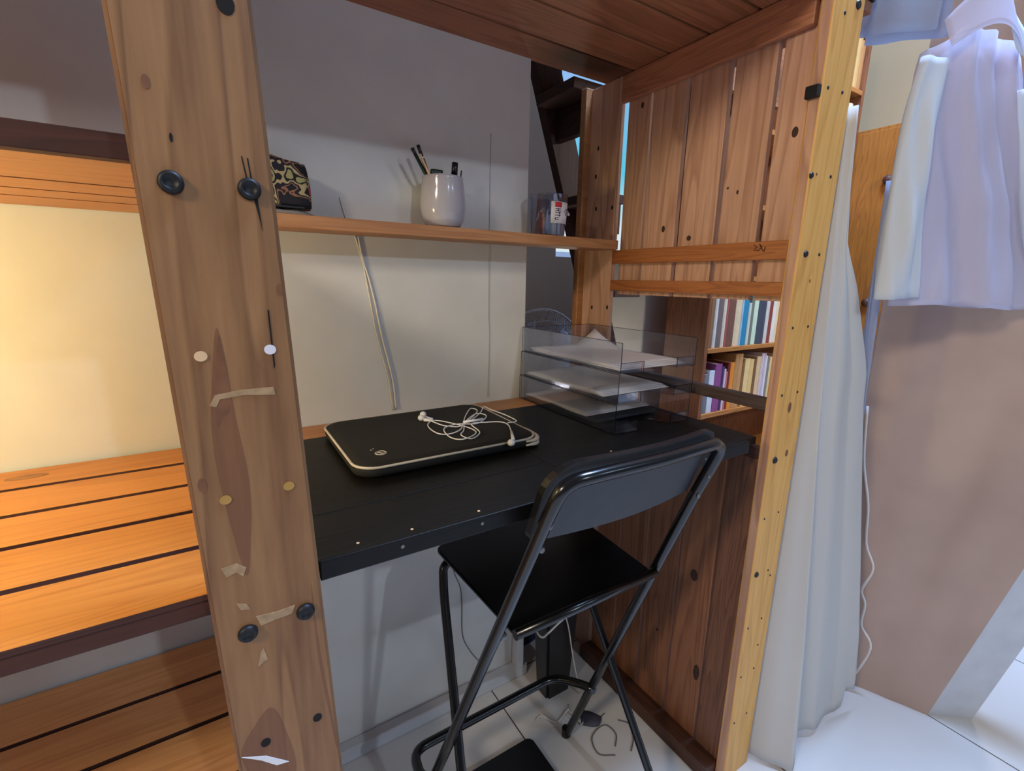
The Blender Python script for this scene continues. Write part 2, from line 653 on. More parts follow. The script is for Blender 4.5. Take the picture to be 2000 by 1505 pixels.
# far wall with a window
bm = bmesh.new()
WX0, WX1, WZ0, WZ1, WY = 2.20, 3.35, 1.55, 3.02, 2.9
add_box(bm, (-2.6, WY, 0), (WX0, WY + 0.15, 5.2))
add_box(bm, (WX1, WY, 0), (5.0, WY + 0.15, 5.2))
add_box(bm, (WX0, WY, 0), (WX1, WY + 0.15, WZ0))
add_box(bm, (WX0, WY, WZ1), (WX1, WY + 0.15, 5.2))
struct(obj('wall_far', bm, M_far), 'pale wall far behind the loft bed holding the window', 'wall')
bm = bmesh.new()
for lo, hi in (((WX0, 0, WZ0), (WX0 + 0.04, 0, WZ1)), ((WX1 - 0.04, 0, WZ0), (WX1, 0, WZ1)), ((WX0, 0, WZ0), (WX1, 0, WZ0 + 0.04)), ((WX0, 0, WZ1 - 0.04), (WX1, 0, WZ1))):
    add_box(bm, (lo[0], WY + 0.06, lo[2]), (hi[0], WY + 0.11, hi[2]))
win = struct(obj('window_1', bm, M_trim), 'bright window seen past the dark ladder', 'window')
box_obj('glass', (WX0 + 0.04, WY + 0.08, WZ0 + 0.04), (WX1 - 0.04, WY + 0.086, WZ1 - 0.04), M_glass, win)

# plaster panel behind desk, shelf and slatted benches
WB = 1.20
bm = bmesh.new()
add_box(bm, (-2.6, WB, 0), (0.803, WB + 0.05, 3.4))
struct(obj('wall_back', bm, M_plaster), 'off-white plaster wall behind the desk ending in a sharp edge', 'wall')
bm = bmesh.new()
add_box(bm, (-2.6, 1.167, 0), (0.825, WB, 0.045), 0, 0.004)
struct(obj('baseboard_back', bm, M_trim), 'low white ledge along the foot of the wall under the desk', 'baseboard')

# beige wall on the right with a slanting free edge
bm = bmesh.new()
def beige(u, v):
    # u from the free slanting edge to the deep end, v from floor to top
    z = 2.9 * v
    p0 = Vector((1.860 + 0.02 * v, 0.345 - 0.19 * z, z))
    p1 = Vector((1.735, 0.635, z))
    p = p0.lerp(p1, u)
    s = u * (0.75 + 0.2 * z)
    w = 0.006 * math.sin(s * 11 + 0.6) + 0.0035 * math.sin(s * 23 + 1.7) + 0.003 * mnoise.noise(Vector((s * 9, z * 1.5, 0)))
    return p + Vector((-w * (0.35 + 0.65 * min(1, z / 0.8)), 0, 0))
add_grid(bm, beige, 60, 30)
add_grid(bm, lambda u, v: Vector((1.735, 0.635, 2.9 * v)).lerp(Vector((1.80, 0.64, 2.9 * v)), u), 2, 30)
add_grid(bm, lambda u, v: Vector((1.80, 0.64, 2.9 * v)).lerp(Vector((1.86 + 0.02 * v, 0.345 - 0.19 * 2.9 * v, 2.9 * v)), u), 4, 30)
struct(obj('wall_right', bm, M_beige), 'beige rippled plaster wall behind the hanging shirt', 'wall')
bm = bmesh.new()
e0, e1 = [], []
fl = []
for k in range(2):
    z = 2.9 * k
    dy = -0.19 * z
    fl.append([(1.862 + 0.02 * k, 0.345 + dy, z), (1.965 + 0.02 * k, 0.262 + dy, z), (2.0 + 0.02 * k, 0.36 + dy, z), (1.92, 0.42 + dy, z)])
vs = [[bm.verts.new(p) for p in r] for r in fl]
for i in range(4):
    bm.faces.new((vs[0][i], vs[0][(i + 1) % 4], vs[1][(i + 1) % 4], vs[1][i]))
bm.faces.new(vs[0][::-1])
bm.faces.new(vs[1])
bmesh.ops.recalc_face_normals(bm, faces=bm.faces)
struct(obj('trim_1', bm, M_trim), 'slanting white painted edge of the beige wall', 'trim')
tube_obj('trim_2', [(1.812, 0.62, 2.062), (1.86, -0.06, 2.075)], 0.0035, M_hole)
struct(bpy.data.objects['trim_2'], 'thin dark joint line high on the beige wall', 'trim')

# ================================================================= LOFT BED
bed = thing('loft_bed', 'tall pine loft bed frame over the black desk', 'loft bed', (0.5, 0.9, 0))

# left front post: leaning board
bm = bmesh.new()
def lx(z): return -0.052 + 0.0283 * (1.591 - z)
def rx(z): return 0.061 + 0.0324 * (1.623 - z)
PY0, PY1 = 0.565, 0.5905
v = [bm.verts.new(p) for p in ((lx(0), PY0, 0), (rx(0), PY0, 0), (rx(0), PY1, 0), (lx(0), PY1, 0), (lx(2.02), PY0, 2.02), (rx(2.02), PY0, 2.02), (rx(2.02), PY1, 2.02), (lx(2.02), PY1, 2.02))]
for f in ((0, 3, 2, 1), (4, 5, 6, 7), (0, 1, 5, 4), (1, 2, 6, 5), (2, 3, 7, 6), (3, 0, 4, 7)):
    bm.faces.new([v[i] for i in f])
bmesh.ops.bevel(bm, geom=list(bm.edges), offset=0.004, segments=2, affect='EDGES')
def patch(bm, poly, mi, y=PY0, t=0.0004):
    add_prism(bm, poly, 'y', y - t, y + 0.0005, mi)
def flame(pts, mi, t):
    patch(bm, [(p.x, p.z) for p in spline([(x, 0, z) for x, z in pts], 5, True)], mi, t=t)
flame([(0.002, 1.318), (-0.006, 1.270), (-0.012, 1.220), (-0.012, 1.165), (-0.005, 1.092), (0.004, 1.035), (0.012, 1.085), (0.016, 1.150), (0.010, 1.225), (0.007, 1.285)], 5, 0.0002)
flame([(0.003, 1.310), (-0.004, 1.258), (-0.007, 1.215), (0.0, 1.225), (0.007, 1.235), (0.0065, 1.280)], 1, 0.0003)
flame([(-0.024, 0.800), (-0.006, 0.832), (0.013, 0.848), (0.025, 0.812), (0.033, 0.735), (-0.004, 0.70), (-0.016, 0.755)], 5, 0.0002)
flame([(0.070, 1.0), (0.074, 0.90), (0.082, 0.80), (0.085, 0.74), (0.079, 0.80), (0.071, 0.90)], 5, 0.0002)
# tape residue
for poly in ([(-0.012, 1.238), (-0.006, 1.249), (0.018, 1.252), (0.049, 1.252), (0.050, 1.243), (0.02, 1.246), (-0.002, 1.244), (-0.006, 1.236)],
             [(0.008, 0.980), (0.012, 0.966), (0.030, 0.968), (0.046, 0.969), (0.050, 0.979), (0.03, 0.978)],
             [(-0.020, 1.052), (-0.005, 1.054), (0.004, 1.046), (0.0, 1.036), (-0.006, 1.043), (-0.016, 1.040)],
             [(-0.010, 1.004), (0.0, 1.0), (0.003, 0.992), (-0.006, 0.994)],
             [(0.008, 0.93), (0.012, 0.935), (0.015, 0.918), (0.004, 0.912)]):
    patch(bm, poly, 2, t=0.0007)
patch(bm, [(-0.024, 0.795), (0.002, 0.781), (0.026, 0.757), (0.012, 0.760), (-0.004, 0.778)], 3, t=0.0009)
# cracks, knots and empty drill holes
for poly in ([(0.0395, 1.484), (0.0405, 1.484), (0.0435, 1.462), (0.0425, 1.460)], [(0.0445, 1.483), (0.0455, 1.483), (0.0480, 1.455), (0.0465, 1.455)],
             [(0.0465, 1.450), (0.0505, 1.448), (0.0525, 1.415)], [(0.050, 1.335), (0.0515, 1.335), (0.0525, 1.275), (0.051, 1.272)]):
    patch(bm, poly, 4, t=0.0005)
add_disc(bm, (-0.027, PY0, 1.153), (0, -1, 0), 0.004, 0.0005, 1, ry=0.008)
add_disc(bm, (-0.029, PY0, 1.535), (0, -1, 0), 0.003, 0.0005, 1, ry=0.006)
add_disc(bm, (0.0635, PY0, 1.356), (0, -1, 0), 0.003, 0.0005, 1, ry=0.006)
add_disc(bm, (0.064, PY0, 0.804), (0, -1, 0), 0.0055, 0.0006, 4, ry=0.006)
add_disc(bm, (0.003, PY0, 0.801), (0, -1, 0), 0.0055, 0.0008, 4, ry=0.006)
add_disc(bm, (0.039, PY0, 1.613), (0, -1, 0), 0.0075, 0.0006, 4, ry=0.009)
add_disc(bm, (-0.0155, PY0, 1.492), (0, -1, 0), 0.0013, 0.0005, 4, ry=0.004)
postL = obj('post', bm, [M_post, M_post_dark, M_tape, M_white, M_hole, M_heart], bed)
postL['label'] = 'weathered brown front left post'
for x, z in ((-0.020, 1.453), (0.044, 1.454), (-0.002, 0.962), (0.061, 0.966)):
    bm = bmesh.new()
    add_lathe(bm, [(0.0005, 0.0), (0.0105, 0.0), (0.0105, 0.003), (0.0082, 0.0065), (0.0060, 0.0065), (0.0054, 0.0052), (0.0005, 0.0052)], (0, 0, 0), 24)
    bmesh.ops.rotate(bm, verts=bm.verts, cent=(0, 0, 0), matrix=Matrix.Rotation(PI / 2, 3, 'X'))
    bmesh.ops.translate(bm, verts=bm.verts, vec=(x, PY0, z))
    obj('bolt_head', bm, M_iron, postL)
for x, z, m in ((-0.014, 1.290, M_pale), (0.049, 1.293, M_paper), (-0.008, 1.132, M_brass), (0.055, 1.134, M_brass)):  # pale upper discs paint light seen through drilled holes; lower ones are brass
    bm = bmesh.new()
    add_disc(bm, (x, PY0, z), (0, -1, 0), 0.0058, 0.0012, 0, 18, ry=0.0052)
    obj('hole_light_brass_end', bm, m, postL)

# right front post
bm = bmesh.new()
add_box(bm, (1.082, PY0, 0), (1.200, PY1, 2.02), 0, 0.003)
for x, z, a, b in ((1.141, 1.087, 0.007, 0.013), (1.159, 0.969, 0.006, 0.009), (1.147, 1.381, 0.003, 0.004), (1.109, 1.60, 0.003, 0.003)):
    add_disc(bm, (x, PY0, z), (0, -1, 0), a, 0.0005, 1, ry=b)
postR = obj('post', bm, [M_pine, M_post_dark, M_panel], bed)
for p in postR.data.polygons:
    if p.normal.x < -0.8 and p.area > 0.01:
        p.material_index = 2          # the inner edge takes the slats' brown pine
postR['label'] = 'yellow pine front right post'
for x, z, r in ((1.087, 1.595, .007), (1.111, 1.438, .008), (1.109, 0.960, .009), (1.101, 0.654, .008), (1.096, 1.757, .0), (1.104, 1.763, .004), (1.163, 1.766, .004), (1.168, 1.602, .004), (1.170, 1.439, .004),
                (1.103, 1.277, .0035), (1.169, 1.278, .0035), (1.099, 1.121, .0035), (1.166, 1.122, .0035), (1.101, 0.808, .003), (1.163, 0.810, .003),
                (1.155, 0.648, .003), (1.17, 0.628, .003), (1.099, 0.497, .003), (1.159, 0.503, .003), (1.161, 0.419, .003), (1.099, 0.346, .003), (1.158, 0.346, .003),
                (1.099, 0.197, .003), (1.156, 0.198, .003), (1.126, 1.901, .004), (1.173, 1.928, .009)):
    if r == 0:
        continue
    bm = bmesh.new()
    add_disc(bm, (x, PY0, z), (0, -1, 0), r, 0.0035 if r > 0.006 else 0.0012, 0, 12, taper=0.75)
    obj('screw', bm, M_iron, postR)
bm = bmesh.new()
add_box(bm, (1.070, 0.566, 1.742), (1.0825, 0.592, 1.765), 0, 0.002)
obj('bolt_nut', bm, M_iron, postR)

# back post: two boards making an angle
bm = bmesh.new()
add_box(bm, (1.082, 1.135, 0), (1.100, 1.265, 1.957), 0, 0.002)
for y, z in ((1.215, 1.287), (1.142, 1.291), (1.229, 1.698), (1.224, 1.78), (1.146, 1.596), (1.22, 1.60)):
    add_disc(bm, (1.082, y, z), (-1, 0, 0), 0.004, 0.0006, 1, ry=0.007)
postB = obj('post', bm, [M_panel, M_hole], bed)
postB['label'] = 'back right post with small dark holes'
box_obj('post', (1.058, 1.265, 0), (1.20, 1.290, 1.96), M_shelf, bed, 0.002)

# bed base boards
ye = [0.592, 0.722, 0.850, 0.970, 1.096, 1.213]
for i, (a, b) in enumerate(zip(ye, ye[1:])):
    box_obj('bed_board', (-1.3, a + 0.004, 1.958), (1.30, b - 0.004, 1.98), M_ceil, bed, 0.002)
box_obj('seam_light_block', (-1.3, 0.592, 1.9805), (1.30, 1.213, 2.02), M_seam_block, bed)  # unseen slab added to stop light coming through the board seams
box_obj('side_rail', (1.082, 0.60, 1.885), (1.098, 1.134, 1.957), M_beam, bed, 0.003)
box_obj('front_rail', (-1.3, 0.572, 1.945), (1.08, 0.590, 2.10), M_pine, bed, 0.003)

box_obj('light_block_panel', (-1.3, 1.268, 2.10), (2.2, 1.288, 3.3), M_ceil, bed, 0.002)  # unseen panel added to keep lamp and skylight off the far wall
# upright slats of the end panel
ys = [(1.032 + .004, 1.120), (0.909 + .007, 1.032 - .004), (0.785 + .007, 0.909 - .007), (0.671 + .007, 0.785 - .007), (0.592, 0.671 - .007)]
kn = {0: [(1.067, 1.865, .005, .008)], 1: [(0.955, 1.519, .006, .009)], 2: [(0.866, 1.489, .007, .007)], 3: [(0.738, 1.587, .003, .005), (0.765, 1.60, .003, .003)], 4: [(0.618, 1.692, .007, .011)]}
for i, (a, b) in enumerate(ys):
    bm = bmesh.new()
    add_box(bm, (1.1005, a, 1.334), (1.116, b, 1.957), 0, 0.002)
    for y, z, p, q in kn[i]:
        add_disc(bm, (1.1005, y, z), (-1, 0, 0), p, 0.0005, 1, ry=q)
    obj('upper_slat', bm, [M_panel, M_knot], bed)
yl = [(1.022 + .003, 1.130), (0.906 + .003, 1.022 - .003), (0.786 + .003, 0.906 - .003), (0.672 + .003, 0.786 - .003), (0.592, 0.672 - .003)]
kl = {3: [(0.732, 0.557, .012, .018), (0.690, 0.262, .010, .026)], 2: [(0.84, 0.3, .004, .006)]}
for i, (a, b) in enumerate(yl):
    bm = bmesh.new()
    add_box(bm, (1.0925, a, 0.001), (1.108, b, 0.955), 0, 0.002)
    for y, z, p, q in kl.get(i, []):
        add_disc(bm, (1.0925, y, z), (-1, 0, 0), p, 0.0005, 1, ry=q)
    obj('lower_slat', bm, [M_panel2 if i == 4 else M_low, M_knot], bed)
bm = bmesh.new()
add_box(bm, (1.0825, 0.591, 1.427), (1.0995, 1.245, 1.4675), 0, 0.002)
# pencilled knot squiggle
add_tube(bm, [(1.0815, y, z) for y, z in ((0.668, 1.461), (0.660, 1.455), (0.668, 1.449), (0.655, 1.447), (0.648, 1.456), (0.655, 1.462), (0.646, 1.448), (0.642, 1.444), (0.640, 1.455))], 0.0007, 5, False, 1)
obj('panel_rail', bm, [M_rail, M_hole], bed)
box_obj('panel_rail', (1.0825, 0.591, 1.345), (1.0995, 1.195, 1.377), M_rail, bed, 0.002)
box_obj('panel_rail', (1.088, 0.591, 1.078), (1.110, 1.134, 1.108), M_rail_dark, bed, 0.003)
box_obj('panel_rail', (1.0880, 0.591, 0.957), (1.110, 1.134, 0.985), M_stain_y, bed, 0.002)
box_obj('bottom_rail', (1.040, 0.592, 0.0), (1.0915, 1.134, 0.045), M_stain_y, bed, 0.003)

# ================================================================= SLATTED SURFACES AT LEFT
def slatted(label, name, zt, th, edges, gap, x1, group_cat, fascia=None, mat=None):
    t = thing(name, label, group_cat, (-0.6, 0.9, zt))
    for k, (a, b) in enumerate(zip(edges, edges[1:])):
        lip = 0.008 if (fascia and k == 0) else th
        sl_ = box_obj('slat', (-1.5, a + (gap / 2 if k else 0), zt - lip), (x1, b - gap / 2, zt), [mat or M_slat, M_edge_gapshade], t, 0.0008)
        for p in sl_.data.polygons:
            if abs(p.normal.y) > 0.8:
                p.material_index = 1      # long sides coloured dark to paint shade into the gaps
    if fascia:
        bm = bmesh.new()
        add_disc(bm, (-0.315, 1.145, zt), (0, 0, 1), 0.03, 0.0004, 0, 18, ry=0.013)
        obj('knot', bm, M_shelfknot, t)
        box_obj('front_edge', (-1.5, fascia[0], fascia[1]), (x1, fascia[0] + 0.02, fascia[2]), M_edge_gapshade, t, 0.002)
    for xb in (-1.1, -0.58):
        box_obj('batten', (xb, edges[0] + 0.05, zt - th - 0.02), (xb + 0.04, edges[-1] - 0.005, zt - th - 0.0005), M_slat, t)
    return t
M_edge_gapshade = wood('dark_edge_gap_shade', (86, 46, 34), (56, 30, 22), 'X', 0.8, across=1.4)  # dark front edges, and painted gap shade on the slat sides
t = thing('slatted_shelf', 'lit slatted shelf board high on the wall left of the post', 'shelf', (-0.6, 0.9, 1.484))
for a, b in ((0.676, 0.856), (0.864, 0.958), (0.966, 1.052), (1.060, 1.198)):
    sl_ = box_obj('slat', (-1.5, a, 1.484), (-0.025, b, 1.502), [M_slat, M_edge_gapshade], t, 0.001)
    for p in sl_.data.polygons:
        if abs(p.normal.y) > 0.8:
            p.material_index = 1  # same painted gap shade on the upper shelf's slats
box_obj('front_edge', (-1.5, 0.655, 1.4835), (-0.025, 0.6755, 1.5085), M_edge_gapshade, t, 0.001)
slatted('orange slatted bench top at desk height left of the post', 'slatted_bench', 1.006, 0.032, [0.598, 0.720, 0.844, 0.963, 1.086, 1.198], 0.012, -0.012, 'bench', (0.6005, 0.976, 0.9975))
slatted('lowest slatted bench at left in shade under the lit one', 'slatted_bench', 0.528, 0.03, [0.595, 0.66, 0.80, 0.940, 1.065, 1.198], 0.010, 0.01, 'bench', mat=M_lowslat)

# ================================================================= DESK AND WALL SHELF
ZD = 1.014
desk = thing('desk', 'black painted board desk under the loft bed', 'desk', (0.58, 0.84, ZD))
TB = ZD - 0.018
for lo, hi in (((0.02, 0.592, TB), (0.5395, 0.7165, ZD)), ((0.02, 0.7185, TB), (0.5395, 1.098, ZD)), ((0.5405, 0.592, TB), (1.0, 1.098, ZD)), ((1.0005, 0.600, TB), (1.079, 1.098, ZD))):
    box_obj('top_board', lo, hi, M_black, desk, 0.0012)
trim = box_obj('front_edge', (0.0835, 0.580, 0.990), (1.020, 0.5915, 1.0175), M_black, desk, 0.002)
for x in (0.192, 0.318, 0.46, 0.86):
    bm = bmesh.new()
    add_disc(bm, (x, 0.580, 1.006), (0, -1, 0), 0.0028, 0.001, 0, 10)
    obj('screw', bm, M_steel, trim)
box_obj('support_rail', (0.02, 1.06, 0.960), (1.079, 1.095, TB - 0.0005), M_black, desk)
box_obj('back_strip', (0.02, 1.100, 0.995), (1.056, 1.198, 1.0138), M_shelf, desk, 0.001)
for x, y in ((0.138, 0.606), (0.215, 0.604), (0.325, 0.604), (0.70, 0.70)):
    bm = bmesh.new()
    add_disc(bm, (x, y, ZD), (0, 0, 1), 0.0022, 0.0006, 0, 8)
    obj('paint_fleck', bm, M_pale, desk)

bm = bmesh.new()
add_box(bm, (0.03, 1.100, 1.468), (1.072, 1.1985, 1.495), 0, 0.002)
tag(obj('wall_shelf', bm, M_shelf), 'long thin pine shelf above the desk holding the white pot', 'shelf')

# ================================================================= THINGS ON THE SHELF
ZS = 1.4952
po = thing('pencil_pot', 'rounded white glazed pot of pens on the pine shelf', 'pot', (0.512, 1.142, ZS))
bm = bmesh.new()
add_lathe(bm, [(0.0005, 0.0), (0.036, 0.0), (0.043, 0.004), (0.051, 0.018), (0.0555, 0.042), (0.0555, 0.062), (0.053, 0.088), (0.050, 0.112), (0.0505, 0.117),
               (0.0485, 0.1175), (0.0475, 0.112), (0.050, 0.088), (0.052, 0.06), (0.051, 0.04), (0.046, 0.016), (0.034, 0.006), (0.0005, 0.006)], (0.512, 1.142, ZS), 48)
obj('pot_body', bm, M_ceramic, po)


def stick(name, label, cat, a, b, r, mats, cuts=None, group=None, n=10):
    """pencil-like stick from a to b; mats/cuts colour its length"""
    t = thing(name, label, cat, a, group)
    a, b = Vector(a), Vector(b)
    cuts = cuts or [0, 1]
    for k, (m, pn) in enumerate(mats):
        bm = bmesh.new()
        add_tube(bm, [a.lerp(b, cuts[k]), a.lerp(b, cuts[k + 1])], r, n)
        obj(pn, bm, m, t)
    return t


pz = ZS + 0.009
stick('pencil', 'dark green pencil leaning furthest left in the pot', 'pencil', (0.537, 1.145, pz), (0.434, 1.139, 1.668), 0.0042, [(M_pencil, 'shaft'), (M_marker, 'end_cap')], [0, .9, 1], n=6)
stick('pencil', 'dark green pencil with white ring, tallest in the pot', 'pencil', (0.528, 1.157, pz), (0.452, 1.148, 1.679), 0.0042, [(M_pencil, 'shaft'), (M_label, 'ring'), (M_marker, 'end_cap')], [0, .84, .86, 1], n=6)
stick('paintbrush', 'thin yellowish brush between the two green pencils', 'brush', (0.530, 1.130, pz), (0.449, 1.128, 1.655), 0.0025, [(M_pale, 'handle')])
stick('marker_pen', 'black felt pen with pink band in the pot', 'marker', (0.532, 1.140, pz), (0.541, 1.132, 1.649), 0.0078, [(M_marker, 'barrel'), (M_pink, 'band'), (M_marker, 'cap')], [0, .68, .80, 1], n=14)
stick('tweezers', 'thin silver tips standing right of the black marker', 'tweezers', (0.545, 1.152, pz), (0.560, 1.135, 1.634), 0.0017, [(M_steel, 'arm')])
bm = bmesh.new()
add_box(bm, (0.478, 1.128, 1.60), (0.508, 1.142, 1.628), 0, 0.006)
add_box(bm, (0.486, 1.131, pz), (0.500, 1.139, 1.604), 0, 0.002)
tag(obj('sharpener', bm, M_pencil), 'dark green rounded block sticking out of the pot', 'sharpener')

pu = thing('zip_pouch', 'flower-patterned zip pouch on the shelf beside the post', 'pouch', (0.13, 1.15, ZS))
bm = bmesh.new()
def pouch(u, v):
    a = 2 * PI * u
    ca, sa = math.cos(a), math.sin(a)
    k = 1 - 0.10 * (2 * v - 1) ** 4 - (0.85 if v in (0.0, 1.0) else 0)
    ex = math.copysign(abs(ca) ** 0.45, ca) * (0.072 - 0.012 * v)
    ey = math.copysign(abs(sa) ** 0.45, sa) * (0.040 - 0.012 * v)
    w = 0.003 * math.sin(9 * a + 5 * v)
    return Vector((0.136 + ex * k + w, 1.152 + ey * k, ZS + 0.008 + v * 0.110 - 0.10 * v * max(0, ex) * 1.2))
add_grid(bm, pouch, 40, 14, closed_u=True)
obj('pouch_body', bm, M_flower, pu, True)
bm = bmesh.new()
add_box(bm, (0.07, 1.106, ZS + 0.012), (0.185, 1.114, ZS + 0.016), 0, 0.001)
obj('zip', bm, M_marker, pu)
bm = bmesh.new()
def rag(u, v):
    a = 2 * PI * u
    return Vector((0.150 + (0.070 - 0.03 * v) * math.cos(a), 1.150 + (0.045 - 0.012 * v) * math.sin(a), ZS + 0.0005 + 0.010 * math.sin(v * PI / 2) + 0.002 * math.sin(5 * a) * v))
add_grid(bm, rag, 28, 6, closed_u=True)
bmesh.ops.contextual_create(bm, geom=[e for e in bm.edges if e.is_boundary and all(v.co.z > ZS + 0.006 for v in e.verts)])
tag(obj('folded_cloth', bm, colmat((150, 140, 132)), None, True), 'grey crumpled cloth lying under the flowered pouch', 'cloth')

# tub of chalks
TC = (0.838, 1.146, ZS)
tb = thing('plastic_tub', 'clear plastic tub with white label at the shelf end', 'tub', TC)
bm = bmesh.new()
add_lathe(bm, [(0.0005, 0.0), (0.047, 0.0), (0.048, 0.003), (0.0535, 0.105), (0.0550, 0.106), (0.0550, 0.109), (0.0520, 0.109), (0.0465, 0.004), (0.0005, 0.0025)], TC, 44)
obj('tub_body', bm, M_tub, tb)
bm = bmesh.new()
def lab(u, v):
    a = math.radians(-118 + 92 * u)
    z = 0.032 + 0.056 * v
    r = 0.048 + 0.0535 * 0 + (z - 0.003) * 0.054 + 0.0008
    return Vector((TC[0] + r * math.cos(a), TC[1] + r * math.sin(a), TC[2] + z))
add_grid(bm, lab, 16, 4)
lb = solidify(obj('paper_label', bm, M_label, tb), 0.0004)
def label_mark(u0, u1, v0, v1, m, nm):
    bm = bmesh.new()
    def f(u, v):
        p = lab(u0 + (u1 - u0) * u, v0 + (v1 - v0) * v)
        d = Vector((p.x - TC[0], p.y - TC[1], 0)).normalized()
        return p + d * 0.0006
    add_grid(bm, f, 5, 3)
    solidify(obj(nm, bm, m, lb), 0.0003)
label_mark(0.13, 0.38, 0.74, 0.98, M_red, 'red_square')
# the sideways word on the label: a row of letter bars H f f t i
def bar(u0, u1, v0, v1):
    label_mark(u0, u1, v0, v1, M_marker, 'letter')
def letters():
    v = 0.68
    for g in ('H', 't', 't', 'u'):
        if g == 'H':
            bar(.14, .36, v - .03, v); bar(.14, .36, v - .13, v - .10); bar(.23, .27, v - .11, v - .02); v -= .18
        elif g == 't':
            bar(.14, .36, v - .03, v); bar(.29, .32, v - .07, v + .03); v -= .12
        else:
            bar(.14, .30, v - .03, v); bar(.14, .30, v - .11, v - .08); bar(.14, .17, v - .10, v - .01); v -= .15
letters()
bm = bmesh.new()
for k in range(4):
    a0 = PI / 2 * k
    pts = []
    for s in (0, 1):
        a = a0 + s * PI / 2
        uu, vv = 0.66 + 0.10 * math.cos(a), 0.56 + 0.16 * math.sin(a)
        p = lab(uu, vv)
        d = Vector((p.x - TC[0], p.y - TC[1], 0)).normalized()
        pts.append(p + d * 0.0007)
    add_tube(bm, pts, 0.0008, 5)
obj('diamond_mark', bm, M_stain, lb)
bm = bmesh.new()
add_tube(bm, spline([(TC[0] + 0.054, TC[1], ZS + 0.078), (TC[0] + 0.060, TC[1] - 0.006, ZS + 0.072), (TC[0] + 0.058, TC[1] - 0.018, ZS + 0.064), (TC[0] + 0.048, TC[1] - 0.032, ZS + 0.060)], 5), 0.0035, 8)
obj('handle', bm, M_label, tb)
ck = [((60, 90, 150), 'blue', -.018, -.026), ((206, 200, 168), 'cream', .0, -.030), ((186, 190, 150), 'pale green', .012, -.027), ((90, 140, 170), 'sky blue', -.008, -.018), ((196, 190, 190), 'white', .024, -.018), ((150, 80, 90), 'pink', -.030, -.010)]
for c, nme, dx, dy in ck:
    bm = bmesh.new()
    add_tube(bm, [(TC[0] + dx, TC[1] + dy, ZS + 0.0035), (TC[0] + dx * 1.05, TC[1] + dy * 1.03, ZS + 0.062)], 0.0052, 12)
    tag(obj('chalk_stick', bm, colmat(c)), nme + ' chalk stick standing inside the clear tub', 'chalk', 'chalks in the clear tub')

# ================================================================= THINGS ON THE DESK
def rrect(x0, y0, x1, y1, r, n=8):
    out = []
    for cx, cy, a0 in ((x1 - r, y1 - r, 0), (x0 + r, y1 - r, 90), (x0 + r, y0 + r, 180), (x1 - r, y0 + r, 270)):
        for k in range(n + 1):
            a = math.radians(a0 + 90 * k / n)
            out.append((cx + r * math.cos(a), cy + r * math.sin(a)))
    return out

sl = thing('laptop_sleeve', 'black laptop sleeve with cream piping lying on the desk', 'laptop sleeve', (0.39, 0.96, ZD))
SX0, SY0, SX1, SY1 = 0.189, 0.802, 0.588, 1.125
bm = bmesh.new()
prof = [(0.010, 0.001), (0.002, 0.004), (0.0, 0.012), (0.001, 0.020), (0.006, 0.0245), (0.02, 0.0265)]
rings = []
for ins, h in prof:
    rings.append([bm.verts.new((x, y, ZD + h)) for x, y in rrect(SX0 + ins, SY0 + ins, SX1 - ins, SY1 - ins, max(0.01, 0.045 - ins))])
for A, B in zip(rings, rings[1:]):
    for k in range(len(A)):
        bm.faces.new((A[k], A[(k + 1) % len(A)], B[(k + 1) % len(A)], B[k])).smooth = True
bm.faces.new(rings[0][::-1])
bm.faces.new(rings[-1])
slb = obj('sleeve_body', bm, M_neo, sl)
bm = bmesh.new()
add_tube(bm, [(x, y, ZD + 0.0215) for x, y in rrect(SX0 + 0.001, SY0 + 0.001, SX1 - 0.001, SY1 - 0.001, 0.044)], 0.0026, 8, True)
obj('piping', bm, M_piping, sl)
# zip end wrapped round the right front corner
bm = bmesh.new()
zp = [(0.545, 0.801), (0.57, 0.803), (0.584, 0.818), (0.589, 0.845), (0.589, 0.88), (0.589, 0.92)]
for h, r in ((0.017, 0.0055), (0.0085, 0.0055)):
    add_tube(bm, spline([(x + 0.002, y, ZD + h) for x, y in zp], 4), r, 10, radii=[r * min(1, 0.35 + 0.12 * i, 0.35 + 0.12 * (20 - i)) for i in range(21)])
obj('zip_guard', bm, M_piping, sl)
bm = bmesh.new()
LC = Vector((0.249, 0.862, ZD + 0.0268))
add_tube(bm, [LC + Vector((0.0105 * math.cos(2 * PI * k / 24), 0.0105 * math.sin(2 * PI * k / 24), 0)) for k in range(24)], 0.0010, 6, True)
add_tube(bm, spline([LC + Vector(p) for p in ((-0.0095, -0.001, 0), (-0.004, 0.004, 0), (0.0, 0.0, 0), (0.004, -0.004, 0), (0.0095, 0.001, 0))], 5), 0.0010, 6)
add_tube(bm, [LC + Vector((-0.004, 0.004, 0)), LC + Vector((0.003, -0.006, 0))], 0.0008, 6)
for p, r in (((-0.012, 0.024, 0), 0.0018), ((-0.006, 0.030, 0), 0.0012)):
    add_disc(bm, LC + Vector(p) - Vector((0, 0, 0.0006)), (0, 0, 1), r, 0.001, 0, 10)
obj('round_emblem', bm, M_piping, sl)

